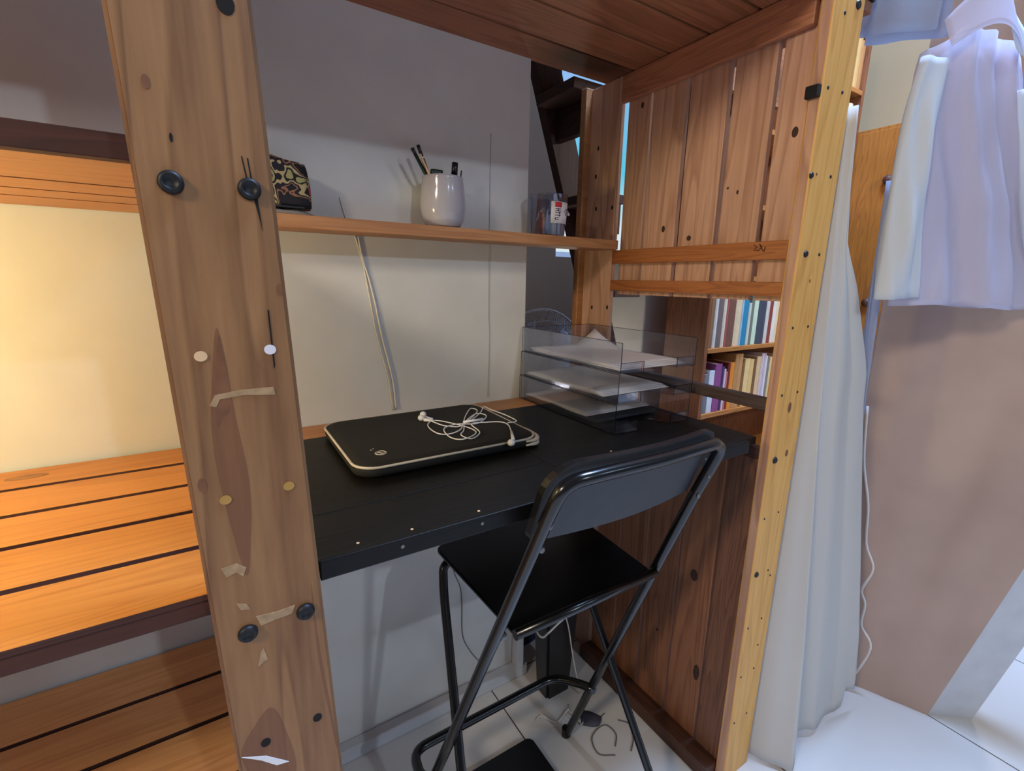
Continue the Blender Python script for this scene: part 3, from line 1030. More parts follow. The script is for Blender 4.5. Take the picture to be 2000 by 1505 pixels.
# earphones on the sleeve
ZE = ZD + 0.0290
ep = thing('earphones', 'tangled white wired earphones lying on the black sleeve', 'earphones', (0.45, 0.95, ZE))
path = [(0.407, 1.019), (0.411, 0.985), (0.425, 0.955), (0.448, 0.930), (0.475, 0.950), (0.511, 0.985), (0.548, 1.028), (0.540, 1.050), (0.500, 1.000), (0.470, 0.950), (0.440, 0.905), (0.412, 0.896),
        (0.389, 0.903), (0.384, 0.940), (0.397, 0.986), (0.420, 1.000), (0.445, 0.955), (0.468, 0.907), (0.459, 0.868), (0.417, 0.843), (0.402, 0.875), (0.412, 0.930), (0.450, 0.945), (0.500, 0.935),
        (0.545, 0.975), (0.530, 1.000), (0.480, 0.960), (0.446, 0.900), (0.425, 0.870), (0.437, 0.845), (0.470, 0.870), (0.480, 0.930), (0.515, 0.935), (0.548, 0.915), (0.552, 0.885), (0.536, 0.845)]
pp = spline([(x, y, ZE + 0.0016 * (1 + math.sin(i * 2.1))) for i, (x, y) in enumerate(path)], 7)
bm = bmesh.new()
add_tube(bm, pp, 0.0013, 7)
obj('cable', bm, M_white, ep)
bm = bmesh.new()
lp = spline([(0.480, 0.940, ZE + 0.005), (0.545, 1.005, ZE + 0.003), (0.582, 1.055, ZE + 0.001), (0.585, 1.02, ZE + 0.001), (0.592, 0.960, ZE + 0.001), (0.588, 0.905, ZE + 0.001), (0.560, 0.900, ZE + 0.002)], 7)
add_tube(bm, lp, 0.0013, 7)
obj('cable', bm, M_white, ep)
bm = bmesh.new()
add_tube(bm, [(0.468, 0.945, ZE + 0.005), (0.520, 0.945, ZE + 0.005)], 0.0032, 8)
obj('remote', bm, M_white, ep)
def bud(a, b, hd):
    bm = bmesh.new()
    add_tube(bm, [a, Vector(a).lerp(Vector(b), .5), b], 0.003, 10, radii=[0.0022, 0.0034, 0.0042])
    s = bmesh.ops.create_icosphere(bm, subdivisions=3, radius=0.0078, matrix=Matrix.Translation(hd) @ Matrix.Diagonal((1.0, 1.05, 0.95, 1)))
    for f in bm.faces:
        f.smooth = True
    obj('earbud', bm, M_white, ep)
bud((0.536, 0.845, ZE + 0.001), (0.508, 0.793, ZE + 0.002), (0.500, 0.7880, ZE - 0.002))
bud((0.420, 1.012, ZE + 0.002), (0.402, 1.036, ZE + 0.004), (0.409, 1.046, ZE + 0.0065))
bud((0.416, 0.998, ZE + 0.002), (0.398, 1.013, ZE + 0.003), (0.394, 1.020, ZE + 0.0065))

# three stacked clear letter trays
TX0, TX1, TY0, TY1 = 0.783, 1.050, 0.775, 1.190
TZ = [ZD + 0.0018 + 0.0735 * k for k in range(3)]
words = ['lowest', 'middle', 'topmost']
for k, z in enumerate(TZ):
    dx = 0.003 * k
    t = thing('letter_tray', words[k] + ' of the three stacked clear letter trays', 'letter tray', (0.915, 0.98, z), 'clear letter trays on the desk')
    x0, x1 = TX0 + dx, TX1 + dx
    h = 0.0715
    box_obj('side_wall', (x0, TY0, z), (x0 + 0.003, TY1, z + h), [M_acrylic], t)
    box_obj('side_wall', (x1 - 0.003, TY0, z), (x1, TY1, z + h), [M_acrylic], t)
    box_obj('back_wall', (x0 + 0.003, TY1 - 0.003, z + 0.003), (x1 - 0.003, TY1, z + h), [M_acrylic], t)
    bm = bmesh.new()
    n = 10
    cut = [(x0 + 0.003, TY0), (x0 + 0.078, TY0)] + [(x0 + 0.078 + (x1 - x0 - 0.150) * i / n, TY0 + 0.075 * math.sin(PI * i / n) ** 0.6) for i in range(1, n)] + [(x1 - 0.072, TY0), (x1 - 0.003, TY0), (x1 - 0.003, TY1 - 0.003), (x0 + 0.003, TY1 - 0.003)]
    add_prism(bm, cut, 'z', z, z + 0.003)
    obj('tray_floor', bm, M_acrylic, t)
    box_obj('front_lip', (x0 + 0.003, TY0, z + 0.003), (x0 + 0.076, TY0 + 0.003, z + 0.024), M_acrylic, t)
    box_obj('front_lip', (x1 - 0.070, TY0, z + 0.003), (x1 - 0.003, TY0 + 0.003, z + 0.024), M_acrylic, t)
    bm = bmesh.new()
    e = 0.0012
    for q0, q1 in (((x0, TY0, z), (x0, TY0, z + h)), ((x0, TY1, z), (x0, TY1, z + h)), ((x1, TY0, z), (x1, TY0, z + h)), ((x0, TY0, z), (x0, TY1, z)), ((x1, TY0, z), (x1, TY1, z)), ((x0, TY0, z + h), (x0, TY1, z + h)), ((x1, TY0, z + h), (x1, TY1, z + h)), ((x0, TY1, z + h), (x1, TY1, z + h)),
                   ((x0, TY0, z + .024), (x0 + .076, TY0, z + .024)), ((x0 + .076, TY0, z), (x0 + .076, TY0, z + .024)), ((x1 - .07, TY0, z), (x1 - .07, TY0, z + .024)), ((x1 - .07, TY0, z + .024), (x1, TY0, z + .024))):
        a = [min(p, q) - e / 2 for p, q in zip(q0, q1)]
        b = [max(p, q) + e / 2 for p, q in zip(q0, q1)]
        add_box(bm, a, b)
    obj('polished_edge', bm, M_acryl_edge, t)

def sheet(x0, x1, y0, y1, z, curl, seed):
    def f(u, v):
        x = x0 + (x1 - x0) * u
        y = y0 + (y1 - y0) * v
        w = 0.004 * mnoise.noise(Vector((u * 3 + seed, v * 3, seed))) * min(1, 6 * v) + 0.001
        c = curl * max(0, (u + v) / 2 - 0.72) ** 2 * 13
        return Vector((x, y, z + abs(w) * 0.8 + c))
    return f
for zz, lab_, n_, cr in ((TZ[2] + 0.0045, 'loose white sheets filling the topmost clear tray', 4, 0.02), (TZ[1] + 0.0045, 'white papers bulging in the middle clear tray', 3, 0.02), (TZ[0] + 0.012, 'white papers on the dark notebook in the lowest tray', 2, 0.015)):
    t = thing('paper_stack', lab_, 'papers', (0.92, 0.98, zz), 'papers in the letter trays')
    for q in range(n_):
        bm = bmesh.new()
        yy = TY0 + 0.010 + 0.012 * q + (0.11 if zz < TZ[1] else 0.05 if zz < TZ[2] else 0)
        add_grid(bm, sheet(0.796 + 0.004 * q, 1.036 + 0.003 * q, yy, min(1.178, yy + 0.36), zz + 0.0016 * q, 0.3 * cr + (0.05 if q == 0 and zz > TZ[2] else 0), q * 3.3 + zz), 14, 14)
        solidify(obj('sheet', bm, M_paper, t), 0.0006)
bm = bmesh.new()
add_box(bm, (0.800, 0.86, TZ[0] + 0.0035), (1.02, 1.16, TZ[0] + 0.0115), 0, 0.002)
tag(obj('notebook', bm, colmat((26, 32, 44))), 'dark notebook under papers in the lowest clear tray', 'notebook')

# ================================================================= FOLDING STOOL
ch = thing('folding_stool', 'black folding bar stool pushed under the desk', 'stool', (0.59, 0.70, 0))
R_ = 0.0115
def up(z, side):
    y = 0.502 + (1.09 - z) / 2.68
    if side < 0:
        return Vector((0.398 - 0.115 * max(0, (0.95 - z)) ** 1.0 * 0.95, y, z))
    return Vector((0.797, y, z))
pts = [up(0.012, -1), up(0.5, -1), up(0.94, -1), Vector((0.405, 0.512, 1.050)), Vector((0.425, 0.502, 1.078)), Vector((0.47, 0.492, 1.086)), Vector((0.60, 0.484, 1.088)), Vector((0.725, 0.492, 1.086)), Vector((0.772, 0.502, 1.078)), Vector((0.793, 0.512, 1.050)), up(0.94, 1), up(0.5, 1), up(0.012, 1)]
pts = [pts[0], pts[1], pts[2]] + spline(pts[2:11], 6)[1:] + [pts[11], pts[12]]
tube_obj('back_frame', pts, R_, M_tube, ch, 14)
rl = [Vector((0.302, 0.50, 0.012)), Vector((0.320, 0.60, 0.13)), Vector((0.390, 0.895, 0.66)), Vector((0.398, 0.915, 0.715)), Vector((0.425, 0.92, 0.722)), Vector((0.74, 0.92, 0.722)), Vector((0.766, 0.915, 0.715)), Vector((0.772, 0.895, 0.66)), Vector((0.826, 0.60, 0.13)), Vector((0.838, 0.50, 0.012))]
tube_obj('rear_frame', fillet(rl, 0.05), 0.0105, M_tube, ch, 14)
fr = [Vector((0.322, 0.803, 0.262)), Vector((0.306, 0.90, 0.238)), Vector((0.745, 0.905, 0.240)), Vector((0.793, 0.802, 0.262))]
fr = [Vector((0.322, 0.80, 0.262)), Vector((0.300, 0.835, 0.25)), Vector((0.310, 0.915, 0.235)), Vector((0.745, 0.915, 0.235)), Vector((0.790, 0.835, 0.25)), Vector((0.794, 0.80, 0.262))]
tube_obj('foot_rest', fillet(fr, 0.05), 0.0115, M_tube, ch, 14)
for p in ((0.302, 0.50), (0.838, 0.50), (up(0, -1).x, up(0, -1).y), (0.797, up(0, 1).y)):
    bm = bmesh.new()
    add_disc(bm, (p[0], p[1], 0.0005), (0, 0, 1), 0.0145, 0.026, 0, 14, taper=0.92)
    obj('foot_cap', bm, M_blackplastic, ch)
bm = bmesh.new()
SZ = 0.738
def seat_poly(ins):
    return fillet([Vector(p) for p in ()], 0.02) if False else None
sp = []
for x, y, r, a0 in ((0.775, 0.945, 0.03, 0), (0.430, 0.945, 0.03, 90), (0.424, 0.635, 0.012, 180), (0.771, 0.635, 0.012, 270)):
    for k in range(6):
        a = math.radians(a0 + 90 * k / 5)
        sp.append((x + r * math.cos(a), y + r * math.sin(a)))
add_prism(bm, sp, 'z', SZ - 0.012, SZ)
bmesh.ops.bevel(bm, geom=[e for e in bm.edges if abs(e.verts[0].co.z - e.verts[1].co.z) < 1e-5], offset=0.004, segments=2, affect='EDGES')
obj('seat', bm, M_board, ch)
tube_obj('seat_bar', [(0.412, 0.624, SZ - 0.004), (0.787, 0.624, SZ - 0.004)], 0.010, M_tube, ch, 12)
# backrest: bent board in front of the tube
def bx(s):
    return 0.396 + 0.403 * s
bm = bmesh.new()
NB = 24
def back_pt(s, t, d):
    arch = math.sin(PI * s)
    z0 = 0.955
    z1 = 1.108
    e = min(s, 1 - s) * 0.403
    rr = 0.055
    top = z1 - (rr - math.sqrt(max(0, rr * rr - (rr - e) ** 2)) if e < rr else 0)
    rb = 0.018
    bot = z0 + (rb - math.sqrt(max(0, rb * rb - (rb - e) ** 2)) if e < rb else 0)
    z = bot + (top - bot) * t
    y = 0.517 + (1.09 - z) / 2.68 - 0.020 * arch + d
    return Vector((bx(s), y, z))
g0 = [[bm.verts.new(back_pt((1 - math.cos(PI * i / NB)) / 2, j / 6, 0.002)) for i in range(NB + 1)] for j in range(7)]
g1 = [[bm.verts.new(back_pt((1 - math.cos(PI * i / NB)) / 2, j / 6, 0.016)) for i in range(NB + 1)] for j in range(7)]
for j in range(6):
    for i in range(NB):
        f = bm.faces.new((g0[j][i], g0[j][i + 1], g0[j + 1][i + 1], g0[j + 1][i]))
        f.material_index = 1
        bm.faces.new((g1[j][i + 1], g1[j][i], g1[j + 1][i], g1[j + 1][i + 1]))
for i in range(NB):
    bm.faces.new((g0[0][i + 1], g0[0][i], g1[0][i], g1[0][i + 1]))
    bm.faces.new((g0[6][i], g0[6][i + 1], g1[6][i + 1], g1[6][i]))
for j in range(6):
    bm.faces.new((g0[j][0], g0[j + 1][0], g1[j + 1][0], g1[j][0]))
    bm.faces.new((g0[j + 1][NB], g0[j][NB], g1[j][NB], g1[j + 1][NB]))
obj('backrest', bm, [M_board, M_backboard], ch)
for side in (-1, 1):
    for z in (1.005, 0.955):
        p = up(z, side)
        bm = bmesh.new()
        add_lathe(bm, [(0.0022, 0), (0.0055, 0), (0.0055, 0.003), (0.0022, 0.003)], (0, 0, 0), 14)
        bmesh.ops.rotate(bm, verts=bm.verts, cent=(0, 0, 0), matrix=Matrix.Rotation(PI / 2, 3, 'X'))
        bmesh.ops.translate(bm, verts=bm.verts, vec=(p.x + 0.006 * -side, p.y - R_ + 0.001, p.z))
        obj('rivet', bm, M_steel, ch)
for p in (up(0.74, -1), up(0.74, 1)):
    bm = bmesh.new()
    add_disc(bm, (p.x + (0.010 if p.x < 0.6 else -0.010), p.y, 0.735), ((1, 0, 0) if p.x < 0.6 else (-1, 0, 0)), 0.006, 0.012, 0, 10)
    obj('pivot_bolt', bm, M_steel, ch)

# ================================================================= FLOOR THINGS UNDER THE DESK
bm = bmesh.new()
add_prism(bm, rrect(0.46, 0.60, 0.690, 0.948, 0.02, 5), 'z', 0.0005, 0.024)
bmesh.ops.bevel(bm, geom=[e for e in bm.edges if e.verts[0].co.z > 0.02 and e.verts[1].co.z > 0.02], offset=0.004, segments=2, affect='EDGES')
tag(obj('floor_scale', bm, M_blackplastic), 'flat black square plate lying on tiles under the stool', 'bathroom scale')

bb = thing('waste_bin', 'small black square bin on the floor by the wall end', 'bin', (0.86, 1.07, 0))
bm = bmesh.new()
n0, n1 = 0.045, 0.062
ring = lambda h, a, b: [bm.verts.new((0.868 + sx * a, 1.072 + sy * b, h)) for sx, sy in ((-1, -1), (1, -1), (1, 1), (-1, 1))]
rs = [ring(0.0005, 0.048, 0.034), ring(0.42, 0.070, 0.046), ring(0.42, 0.066, 0.042), ring(0.01, 0.044, 0.030)]
for A, B in zip(rs, rs[1:]):
    for k in range(4):
        bm.faces.new((A[k], A[(k + 1) % 4], B[(k + 1) % 4], B[k]))
bm.faces.new(rs[0][::-1])
bm.faces.new(rs[-1])
bmesh.ops.bevel(bm, geom=[e for e in bm.edges if abs(e.verts[0].co.z - e.verts[1].co.z) > 0.3], offset=0.008, segments=2, affect='EDGES')
obj('bin_body', bm, M_blackplastic, bb)
box_obj('rim', (0.798, 1.0235, 0.412), (0.938, 1.0265, 0.424), M_blackplastic, bb, 0.001)

bm = bmesh.new()
def bag(u, v):
    a = 2 * PI * u
    r = (0.5 + 0.5 * math.sin(PI * min(1, 0.12 + v * 0.86))) * (1 if v < 0.97 else 0.2)
    ca, sa = math.cos(a), math.sin(a)
    return Vector((0.925 + 0.095 * r * math.copysign(abs(ca) ** .6, ca), 1.325 + 0.065 * r * math.copysign(abs(sa) ** .6, sa), 0.002 + 0.46 * v + 0.01 * math.sin(4 * a + 6 * v)))
add_grid(bm, bag, 28, 14, closed_u=True)
tag(obj('cloth_bag', bm, M_navy), 'dark navy bag on the floor behind the black bin', 'bag')

def cord(name, label, pts, r, mat, group=None, sub=6):
    bm = bmesh.new()
    add_tube(bm, spline(pts, sub), r, 6)
    return tag(obj(name, bm, mat), label, 'cord', group)
YW = WB - 0.0025
cord('cord', 'pale twin flex running down the wall from shelf to desk', [(0.278, YW, 1.551), (0.289, YW, 1.507), (0.307, YW, 1.471 - .003), (0.324, YW, 1.397), (0.337, YW, 1.311), (0.348, YW, 1.234), (0.362, YW, 1.168), (0.374, YW, 1.113), (0.384, YW, 1.026)], 0.0016, M_cord)
cord('cord', 'thicker white flex hanging just right of the twin flex on the wall', [(0.315, YW - .001, 1.466), (0.323, YW - .001, 1.415), (0.336, YW - .001, 1.367), (0.348, YW - .001, 1.311), (0.358, YW - .001, 1.247), (0.368, YW - .001, 1.195), (0.378, YW - .001, 1.15), (0.387, YW - .001, 1.10), (0.392, YW - 0.001, 1.028)], 0.0024, M_cord)
cord('cord', 'thin upright wire near the right edge of the wall over the desk', [(0.679, YW + .001, 1.752), (0.677, YW + .001, 1.60), (0.676, YW + .001, 1.477), (0.675, YW + .001, 1.279), (0.678, YW + .001, 1.205), (0.674, YW + .001, 1.028)], 0.0008, colmat((190, 184, 176)))
cord('cord', 'thin dark wire wandering down the wall under the desk', [(0.548, YW, 0.55), (0.556, YW, 0.486), (0.578, YW, 0.42), (0.584, YW, 0.356), (0.586, YW, 0.241), (0.612, YW, 0.17), (0.644, YW, 0.115)], 0.0013, M_greycord)
# cables at the wall end
cord('cord', 'short white cable looping from wall end above the black bin', [(0.806, 1.19, 0.38), (0.775, 1.08, 0.37), (0.745, 1.015, 0.365), (0.765, 1.012, 0.385), (0.790, 1.010, 0.42), (0.80, 1.012, 0.47)], 0.0032, M_cord)
cord('cord', 'white cable sagging in front of the black bin towards the back post', [(0.81, 1.165, 0.285), (0.775, 1.06, 0.285), (0.765, 1.008, 0.292), (0.795, 1.010, 0.296), (0.835, 1.010, 0.315), (0.880, 1.000, 0.345), (0.96, 1.005, 0.37), (1.02, 1.10, 0.39), (1.045, 1.245, 0.40)], 0.0032, M_cord)
cord('cord', 'thin white cord dropping from the bin rim to the floor', [(0.850, 1.015, 0.40), (0.848, 1.014, 0.36), (0.856, 1.016, 0.34), (0.880, 1.018, 0.27), (0.90, 1.010, 0.15), (0.93, 1.0, 0.004)], 0.0022, M_cord)
rc = random.Random(3)
for i, (lbl, cx, cy, L_) in enumerate((('white cord tangled on tiles in front of the bin', 0.80, 0.99, .10), ('second white cord looping on tiles beside the bin', 0.87, 0.95, .08))):
    p = []
    for k in range(9):
        p.append((cx + L_ * (k / 8 - .4) + rc.uniform(-.03, .03), cy - 0.03 * k / 8 + rc.uniform(-.035, .035), 0.004 + 0.004 * (k % 2)))
    cord('cord', lbl, p, 0.0022, M_cord)
for i, (lbl, p) in enumerate((('grey wire curled on tiles under the stool foot rest', [(0.93, 0.98, .003), (0.90, 0.94, .003), (0.915, 0.90, .003), (0.95, 0.90, .003)]),
                               ('grey wire bent like a hook on tiles by the slat panel', [(0.90, 0.80, .003), (0.93, 0.83, .003), (0.92, 0.87, .003), (0.86, 0.86, .003), (0.84, 0.81, .003), (0.88, 0.78, .003)]),
                               ('short grey wire nearest the panel bottom rail', [(0.97, 0.86, .003), (0.99, 0.83, .003), (0.965, 0.79, .003), (0.93, 0.765, .003)]))):
    cord('cord', lbl, p, 0.0018, M_greycord)
bm = bmesh.new()
def leafm(u, v):
    return Vector((0.855 + 0.075 * u, 0.915 + 0.03 * (v - .5) * math.sin(PI * u) * 2 - 0.02 * u, 0.002 + 0.008 * math.sin(PI * u)))
add_grid(bm, leafm, 10, 4)
tag(solidify(obj('plug', bm, colmat((70, 70, 84))), 0.006), 'small grey plug lying among cords on the tiles', 'plug')
bm = bmesh.new()
add_box(bm, (0.779, 1.160, 0.0455), (0.803, 1.1985, 0.44), 0, 0.002)
struct(obj('trim_3', bm, M_trim), 'white upright strip at the end of the wall under the desk', 'trim')

# ================================================================= FAN
fn = thing('pedestal_fan', 'pale wire pedestal fan standing behind the wall end', 'fan', (1.05, 1.52, 0))
FC = Vector((1.052, 1.46, 1.045))
bm = bmesh.new()
FR = 0.222
def fpt(r, a, y):
    return FC + Vector((r * math.cos(a), y, r * math.sin(a)))
def dome(r):
    return -0.055 * (1 - (r / FR) ** 2)
for r in (0.04, 0.075, 0.11, 0.145, 0.18, FR):
    add_tube(bm, [fpt(r, 2 * PI * k / 40, dome(r)) for k in range(40)], 0.0045 if r == FR else 0.0014, 5, True)
for k in range(110):
    a = 2 * PI * k / 110
    add_tube(bm, [fpt(r, a + 0.5 * (r / FR), dome(r)) for r in (0.035, 0.09, 0.15, FR)], 0.0010, 4)
obj('guard', bm, M_fan, fn)
bm = bmesh.new()
for k in range(40):
    a = 2 * PI * k / 40
    add_tube(bm, [fpt(r, a, -dome(r)) for r in (0.05, 0.12, FR)], 0.0012, 4)
obj('rear_guard', bm, M_fan, fn)
for k in range(3):
    bm = bmesh.new()
    a0 = 2 * PI * k / 3 + 0.3
    def blade(u, v):
        r = 0.03 + 0.155 * v
        a = a0 + (u - .5) * 1.25 * (0.7 + 0.3 * v)
        return fpt(r, a, 0.012 * (u - .5) * 2)
    add_grid(bm, blade, 8, 6)
    solidify(obj('blade', bm, colmat((120, 118, 126)), fn), 0.002)
bm = bmesh.new()
add_tube(bm, [FC + Vector((0, -0.058, 0)), FC + Vector((0, 0.02, 0)), FC + Vector((0, 0.14, 0))], 0.04, 20, radii=[0.034, 0.036, 0.05])
obj('motor', bm, M_fan, fn)
tube_obj('pole', [(1.052, 1.56, 0.02), (1.052, 1.56, 1.045)], 0.012, M_blackplastic, fn, 12)
bm = bmesh.new()
add_lathe(bm, [(0.0005, 0.0005), (0.19, 0.0005), (0.19, 0.015), (0.17, 0.028), (0.03, 0.04), (0.0005, 0.04)], (1.052, 1.56, 0), 36)
obj('fan_base', bm, M_blackplastic, fn)

# ================================================================= LADDER BEHIND
ld = thing('ladder_stair', 'dark wooden ladder stair rising behind the bed end', 'ladder', (1.7, 1.5, 0))
def sx(z): return 1.275 + (2.2 - z) * 0.357
for y0, y1 in ((1.69, 1.735), (1.30, 1.33)):
    bm = bmesh.new()
    add_prism(bm, [(sx(0) - 0.13, 0.0), (sx(0), 0.0), (sx(2.9), 2.9), (sx(2.9) - 0.13, 2.9)], 'y', y0, y1)
    if y0 > 1.5:
        obj('stringer', bm, M_stain, ld)
    else:
        bm.free()
for k in range(5):
    z = 2.075 - 0.365 * k
    x = sx(z)
    box_obj('tread', (x - 0.16, 1.46, z - 0.035), (x - 0.01, 1.689, z), M_stain_y, ld, 0.003)
    if k < 2:
        box_obj('tread_brace', (x - 0.06, 1.46, z - 0.150), (x - 0.025, 1.689, z - 0.036), M_stain_y, ld, 0.003)

# ================================================================= WHITE CUPBOARD, BOOKCASE, WARDROBE
cb = thing('tall_cupboard', 'plain white cupboard seen through the gap above the desk', 'cupboard', (2.3, 2.0, 0))
box_obj('carcass', (1.985, 1.80, 0), (2.60, 2.25, 1.50), M_plaster, cb, 0.012)
box_obj('top_panel', (1.975, 1.79, 1.5005), (2.61, 2.26, 1.53), M_plaster, cb, 0.004)

bc = thing('bookcase', 'tall pine bookcase of books beyond the slatted bed end', 'bookcase', (2.55, 1.5, 0))
BX0, BX1, BY0, BY1 = 1.970, 3.12, 1.40, 1.64
box_obj('side_panel', (BX0, BY0, 0), (BX0 + 0.025, BY1, 2.75), M_case_v, bc, 0.002)
box_obj('side_panel', (BX1 - 0.025, BY0, 0), (BX1, BY1, 2.75), M_case_v, bc, 0.002)
box_obj('back_panel', (BX0 + 0.025, BY1 - 0.008, 0), (BX1 - 0.025, BY1, 2.75), M_case_v, bc)
SHZ = [0.08, 0.42, 0.735, 1.065, 1.41, 1.745, 2.08, 2.40, 2.725]
for z in SHZ:
    box_obj('shelf_board', (BX0 + 0.026, BY0, z - 0.022), (BX1 - 0.026, BY1 - 0.009, z), M_case, bc, 0.002)

def book(x0, x1, z, h, col, label, group, depth=0.15, y0=None, lean=0.0):
    y0 = BY0 + 0.012 if y0 is None else y0
    w = x1 - x0
    t = thing('book', label, 'book', ((x0 + x1) / 2, y0 + depth / 2, z), group)
    bm = bmesh.new()
    # cover: rounded spine and two boards
    prof = [(x0, y0 + depth), (x0, y0 + 0.006), (x0 + w * .25, y0 + 0.001), (x0 + w * .5, y0), (x1 - w * .25, y0 + 0.001), (x1, y0 + 0.006), (x1, y0 + depth), (x1 - 0.002, y0 + depth), (x1 - 0.002, y0 + 0.008), (x0 + 0.002, y0 + 0.008), (x0 + 0.002, y0 + depth)]
    add_prism(bm, prof, 'z', z + 0.0008, z + h)
    obj('cover', bm, colmat(col), t)
    box_obj('pages', (x0 + 0.0022, y0 + 0.0085, z + 0.003), (x1 - 0.0022, y0 + depth - 0.004, z + h - 0.003), M_paper, t)
    return t

ORD = ['first', 'second', 'third', 'fourth', 'fifth', 'sixth', 'seventh', 'eighth', 'ninth', 'tenth', 'eleventh', 'twelfth', 'thirteenth', 'fourteenth', 'fifteenth', 'sixteenth', 'seventeenth', 'eighteenth', 'nineteenth', 'twentieth', 'twenty-first', 'twenty-second']
ROWX = [(130, 1.9486, 2.002), (230, 2.023, 2.0796), (330, 2.1, 2.16), (430, 2.1797, 2.2432), (530, 2.2625, 2.3296), (630, 2.3483, 2.4192), (730, 2.4375, 2.5123), (830, 2.5301, 2.609), (930, 2.6265, 2.7096), (1030, 2.7267, 2.8143), (1130, 2.83, 2.92)]
def px2x(q, z):
    # where each spine edge falls along the shelf front, from measured book widths
    c = 2 if z < 1 else 1
    for a, b in zip(ROWX, ROWX[1:]):
        if q <= b[0]:
            return 0.055 * (c == 1) + a[c] + (b[c] - a[c]) * (q - a[0]) / (b[0] - a[0])
row1 = [(132, 186, (128, 96, 62), 'tan', 0.265), (188, 216, (214, 204, 190), 'white', .262), (218, 272, (112, 96, 88), 'grey-brown', .27), (274, 304, (222, 200, 172), 'cream', .265), (305, 320, (176, 92, 76), 'red-edged', .262), (322, 398, (118, 76, 60), 'thick brown', .275),
        (400, 462, (216, 190, 148), 'wide cream', .27), (464, 474, (170, 196, 208), 'pale blue', .262), (476, 534, (36, 126, 156), 'teal', .275), (537, 558, (206, 200, 180), 'short white', .215), (560, 588, (112, 116, 96), 'mossy grey', .27), (590, 634, (200, 214, 180), 'pale green', .27),
        (637, 716, (64, 68, 78), 'dark slate', .275), (718, 750, (206, 194, 178), 'plain cream', .27), (752, 784, (136, 58, 44), 'red-brown', .27), (787, 818, (226, 212, 190), 'white', .27), (820, 848, (222, 196, 156), 'buff', .27), (850, 890, (226, 220, 212), 'short white', .23), (892, 930, (120, 122, 130), 'grey', .27), (932, 985, (196, 160, 110), 'buff', .26), (988, 1040, (90, 70, 60), 'brown', .27)]
for i, (a, b, c, nm, h) in enumerate(row1):
    k = book(px2x(a, 1.1), px2x(b, 1.1), 1.065, h, c, '%s book, %s from the left on the upper bookcase shelf behind the rail' % (nm, ORD[i]), 'books on the upper visible shelf')
row2 = [(150, 198, (112, 112, 116), 'grey', .20), (200, 252, (206, 206, 208), 'white', .215), (256, 322, (138, 70, 120), 'purple', .245), (324, 344, (78, 52, 88), 'dark purple', .23), (346, 362, (220, 200, 200), 'white-pink', .215), (364, 380, (196, 110, 110), 'rose', .20), (382, 404, (120, 36, 26), 'dark red', .24), (406, 448, (216, 130, 32), 'orange', .245), (450, 486, (176, 128, 76), 'tan', .285), (488, 524, (190, 138, 82), 'light tan', .285), (527, 550, (136, 92, 48), 'brown', .24),
        (552, 602, (226, 190, 124), 'cream', .255), (604, 642, (220, 180, 112), 'cream', .25), (645, 668, (126, 84, 50), 'brown', .25), (670, 712, (214, 180, 128), 'cream', .26), (714, 738, (206, 180, 176), 'pinkish', .275), (740, 754, (196, 176, 186), 'pink-grey', .275), (756, 770, (226, 216, 200), 'white', .26), (772, 798, (130, 120, 108), 'grey', .25), (800, 840, (218, 186, 130), 'cream', .25), (843, 890, (180, 140, 90), 'tan', .26), (893, 950, (206, 190, 160), 'cream', .25)]
for i, (a, b, c, nm, h) in enumerate(row2):
    book(px2x(a, 0), px2x(b, 0), 0.735, h, c, '%s book, %s from the left on the lower bookcase shelf behind the grey rail' % (nm, ORD[i]), 'books on the lower visible shelf')
# books near the right end of the high shelves, seen beside the yellow post
for z, tag_, cols in ((2.40, 'top', [((170, 120, 70), 'tan'), ((196, 156, 96), 'buff'), ((40, 44, 60), 'dark blue'), ((190, 190, 196), 'white'), ((190, 170, 150), 'cream')]),
                      (2.08, 'second highest', [((196, 190, 182), 'white'), ((206, 196, 176), 'cream'), ((90, 70, 60), 'brown'), ((180, 176, 170), 'pale grey')]),
                      (1.745, 'third highest', [((206, 200, 190), 'white'), ((200, 190, 176), 'cream'), ((150, 120, 100), 'brown'), ((190, 186, 180), 'pale grey')])):
    x = BX1 - 0.028
    for i, (c, nm) in enumerate(cols):
        w = 0.035 + 0.012 * ((i * 7) % 3)
        book(x - w, x - 0.002, z, 0.24 + 0.012 * (i % 3), c, '%s book, %s from the right on the %s bookcase shelf' % (nm, ORD[i], tag_), 'books high beside the yellow post')
        x -= w
mg = random.Random(5)
for i, (c, nm) in enumerate((((150, 140, 140), 'grey'), ((186, 178, 176), 'pale'), ((120, 110, 112), 'dark grey'), ((206, 196, 190), 'white'), ((170, 150, 130), 'buff'))):
    z = 0.4212 + 0.022 * i
    bm = bmesh.new()
    add_box(bm, (2.16 + mg.uniform(-.02, .02), BY0 + 0.01, z), (2.50 + mg.uniform(-.02, .04), BY1 - 0.03, z + 0.021), 0, 0.002)
    tag(obj('magazine', bm, colmat(c)), '%s magazine, %s up in the flat pile low in the bookcase' % (nm, ORD[i]), 'magazine', 'flat magazines low in the bookcase')

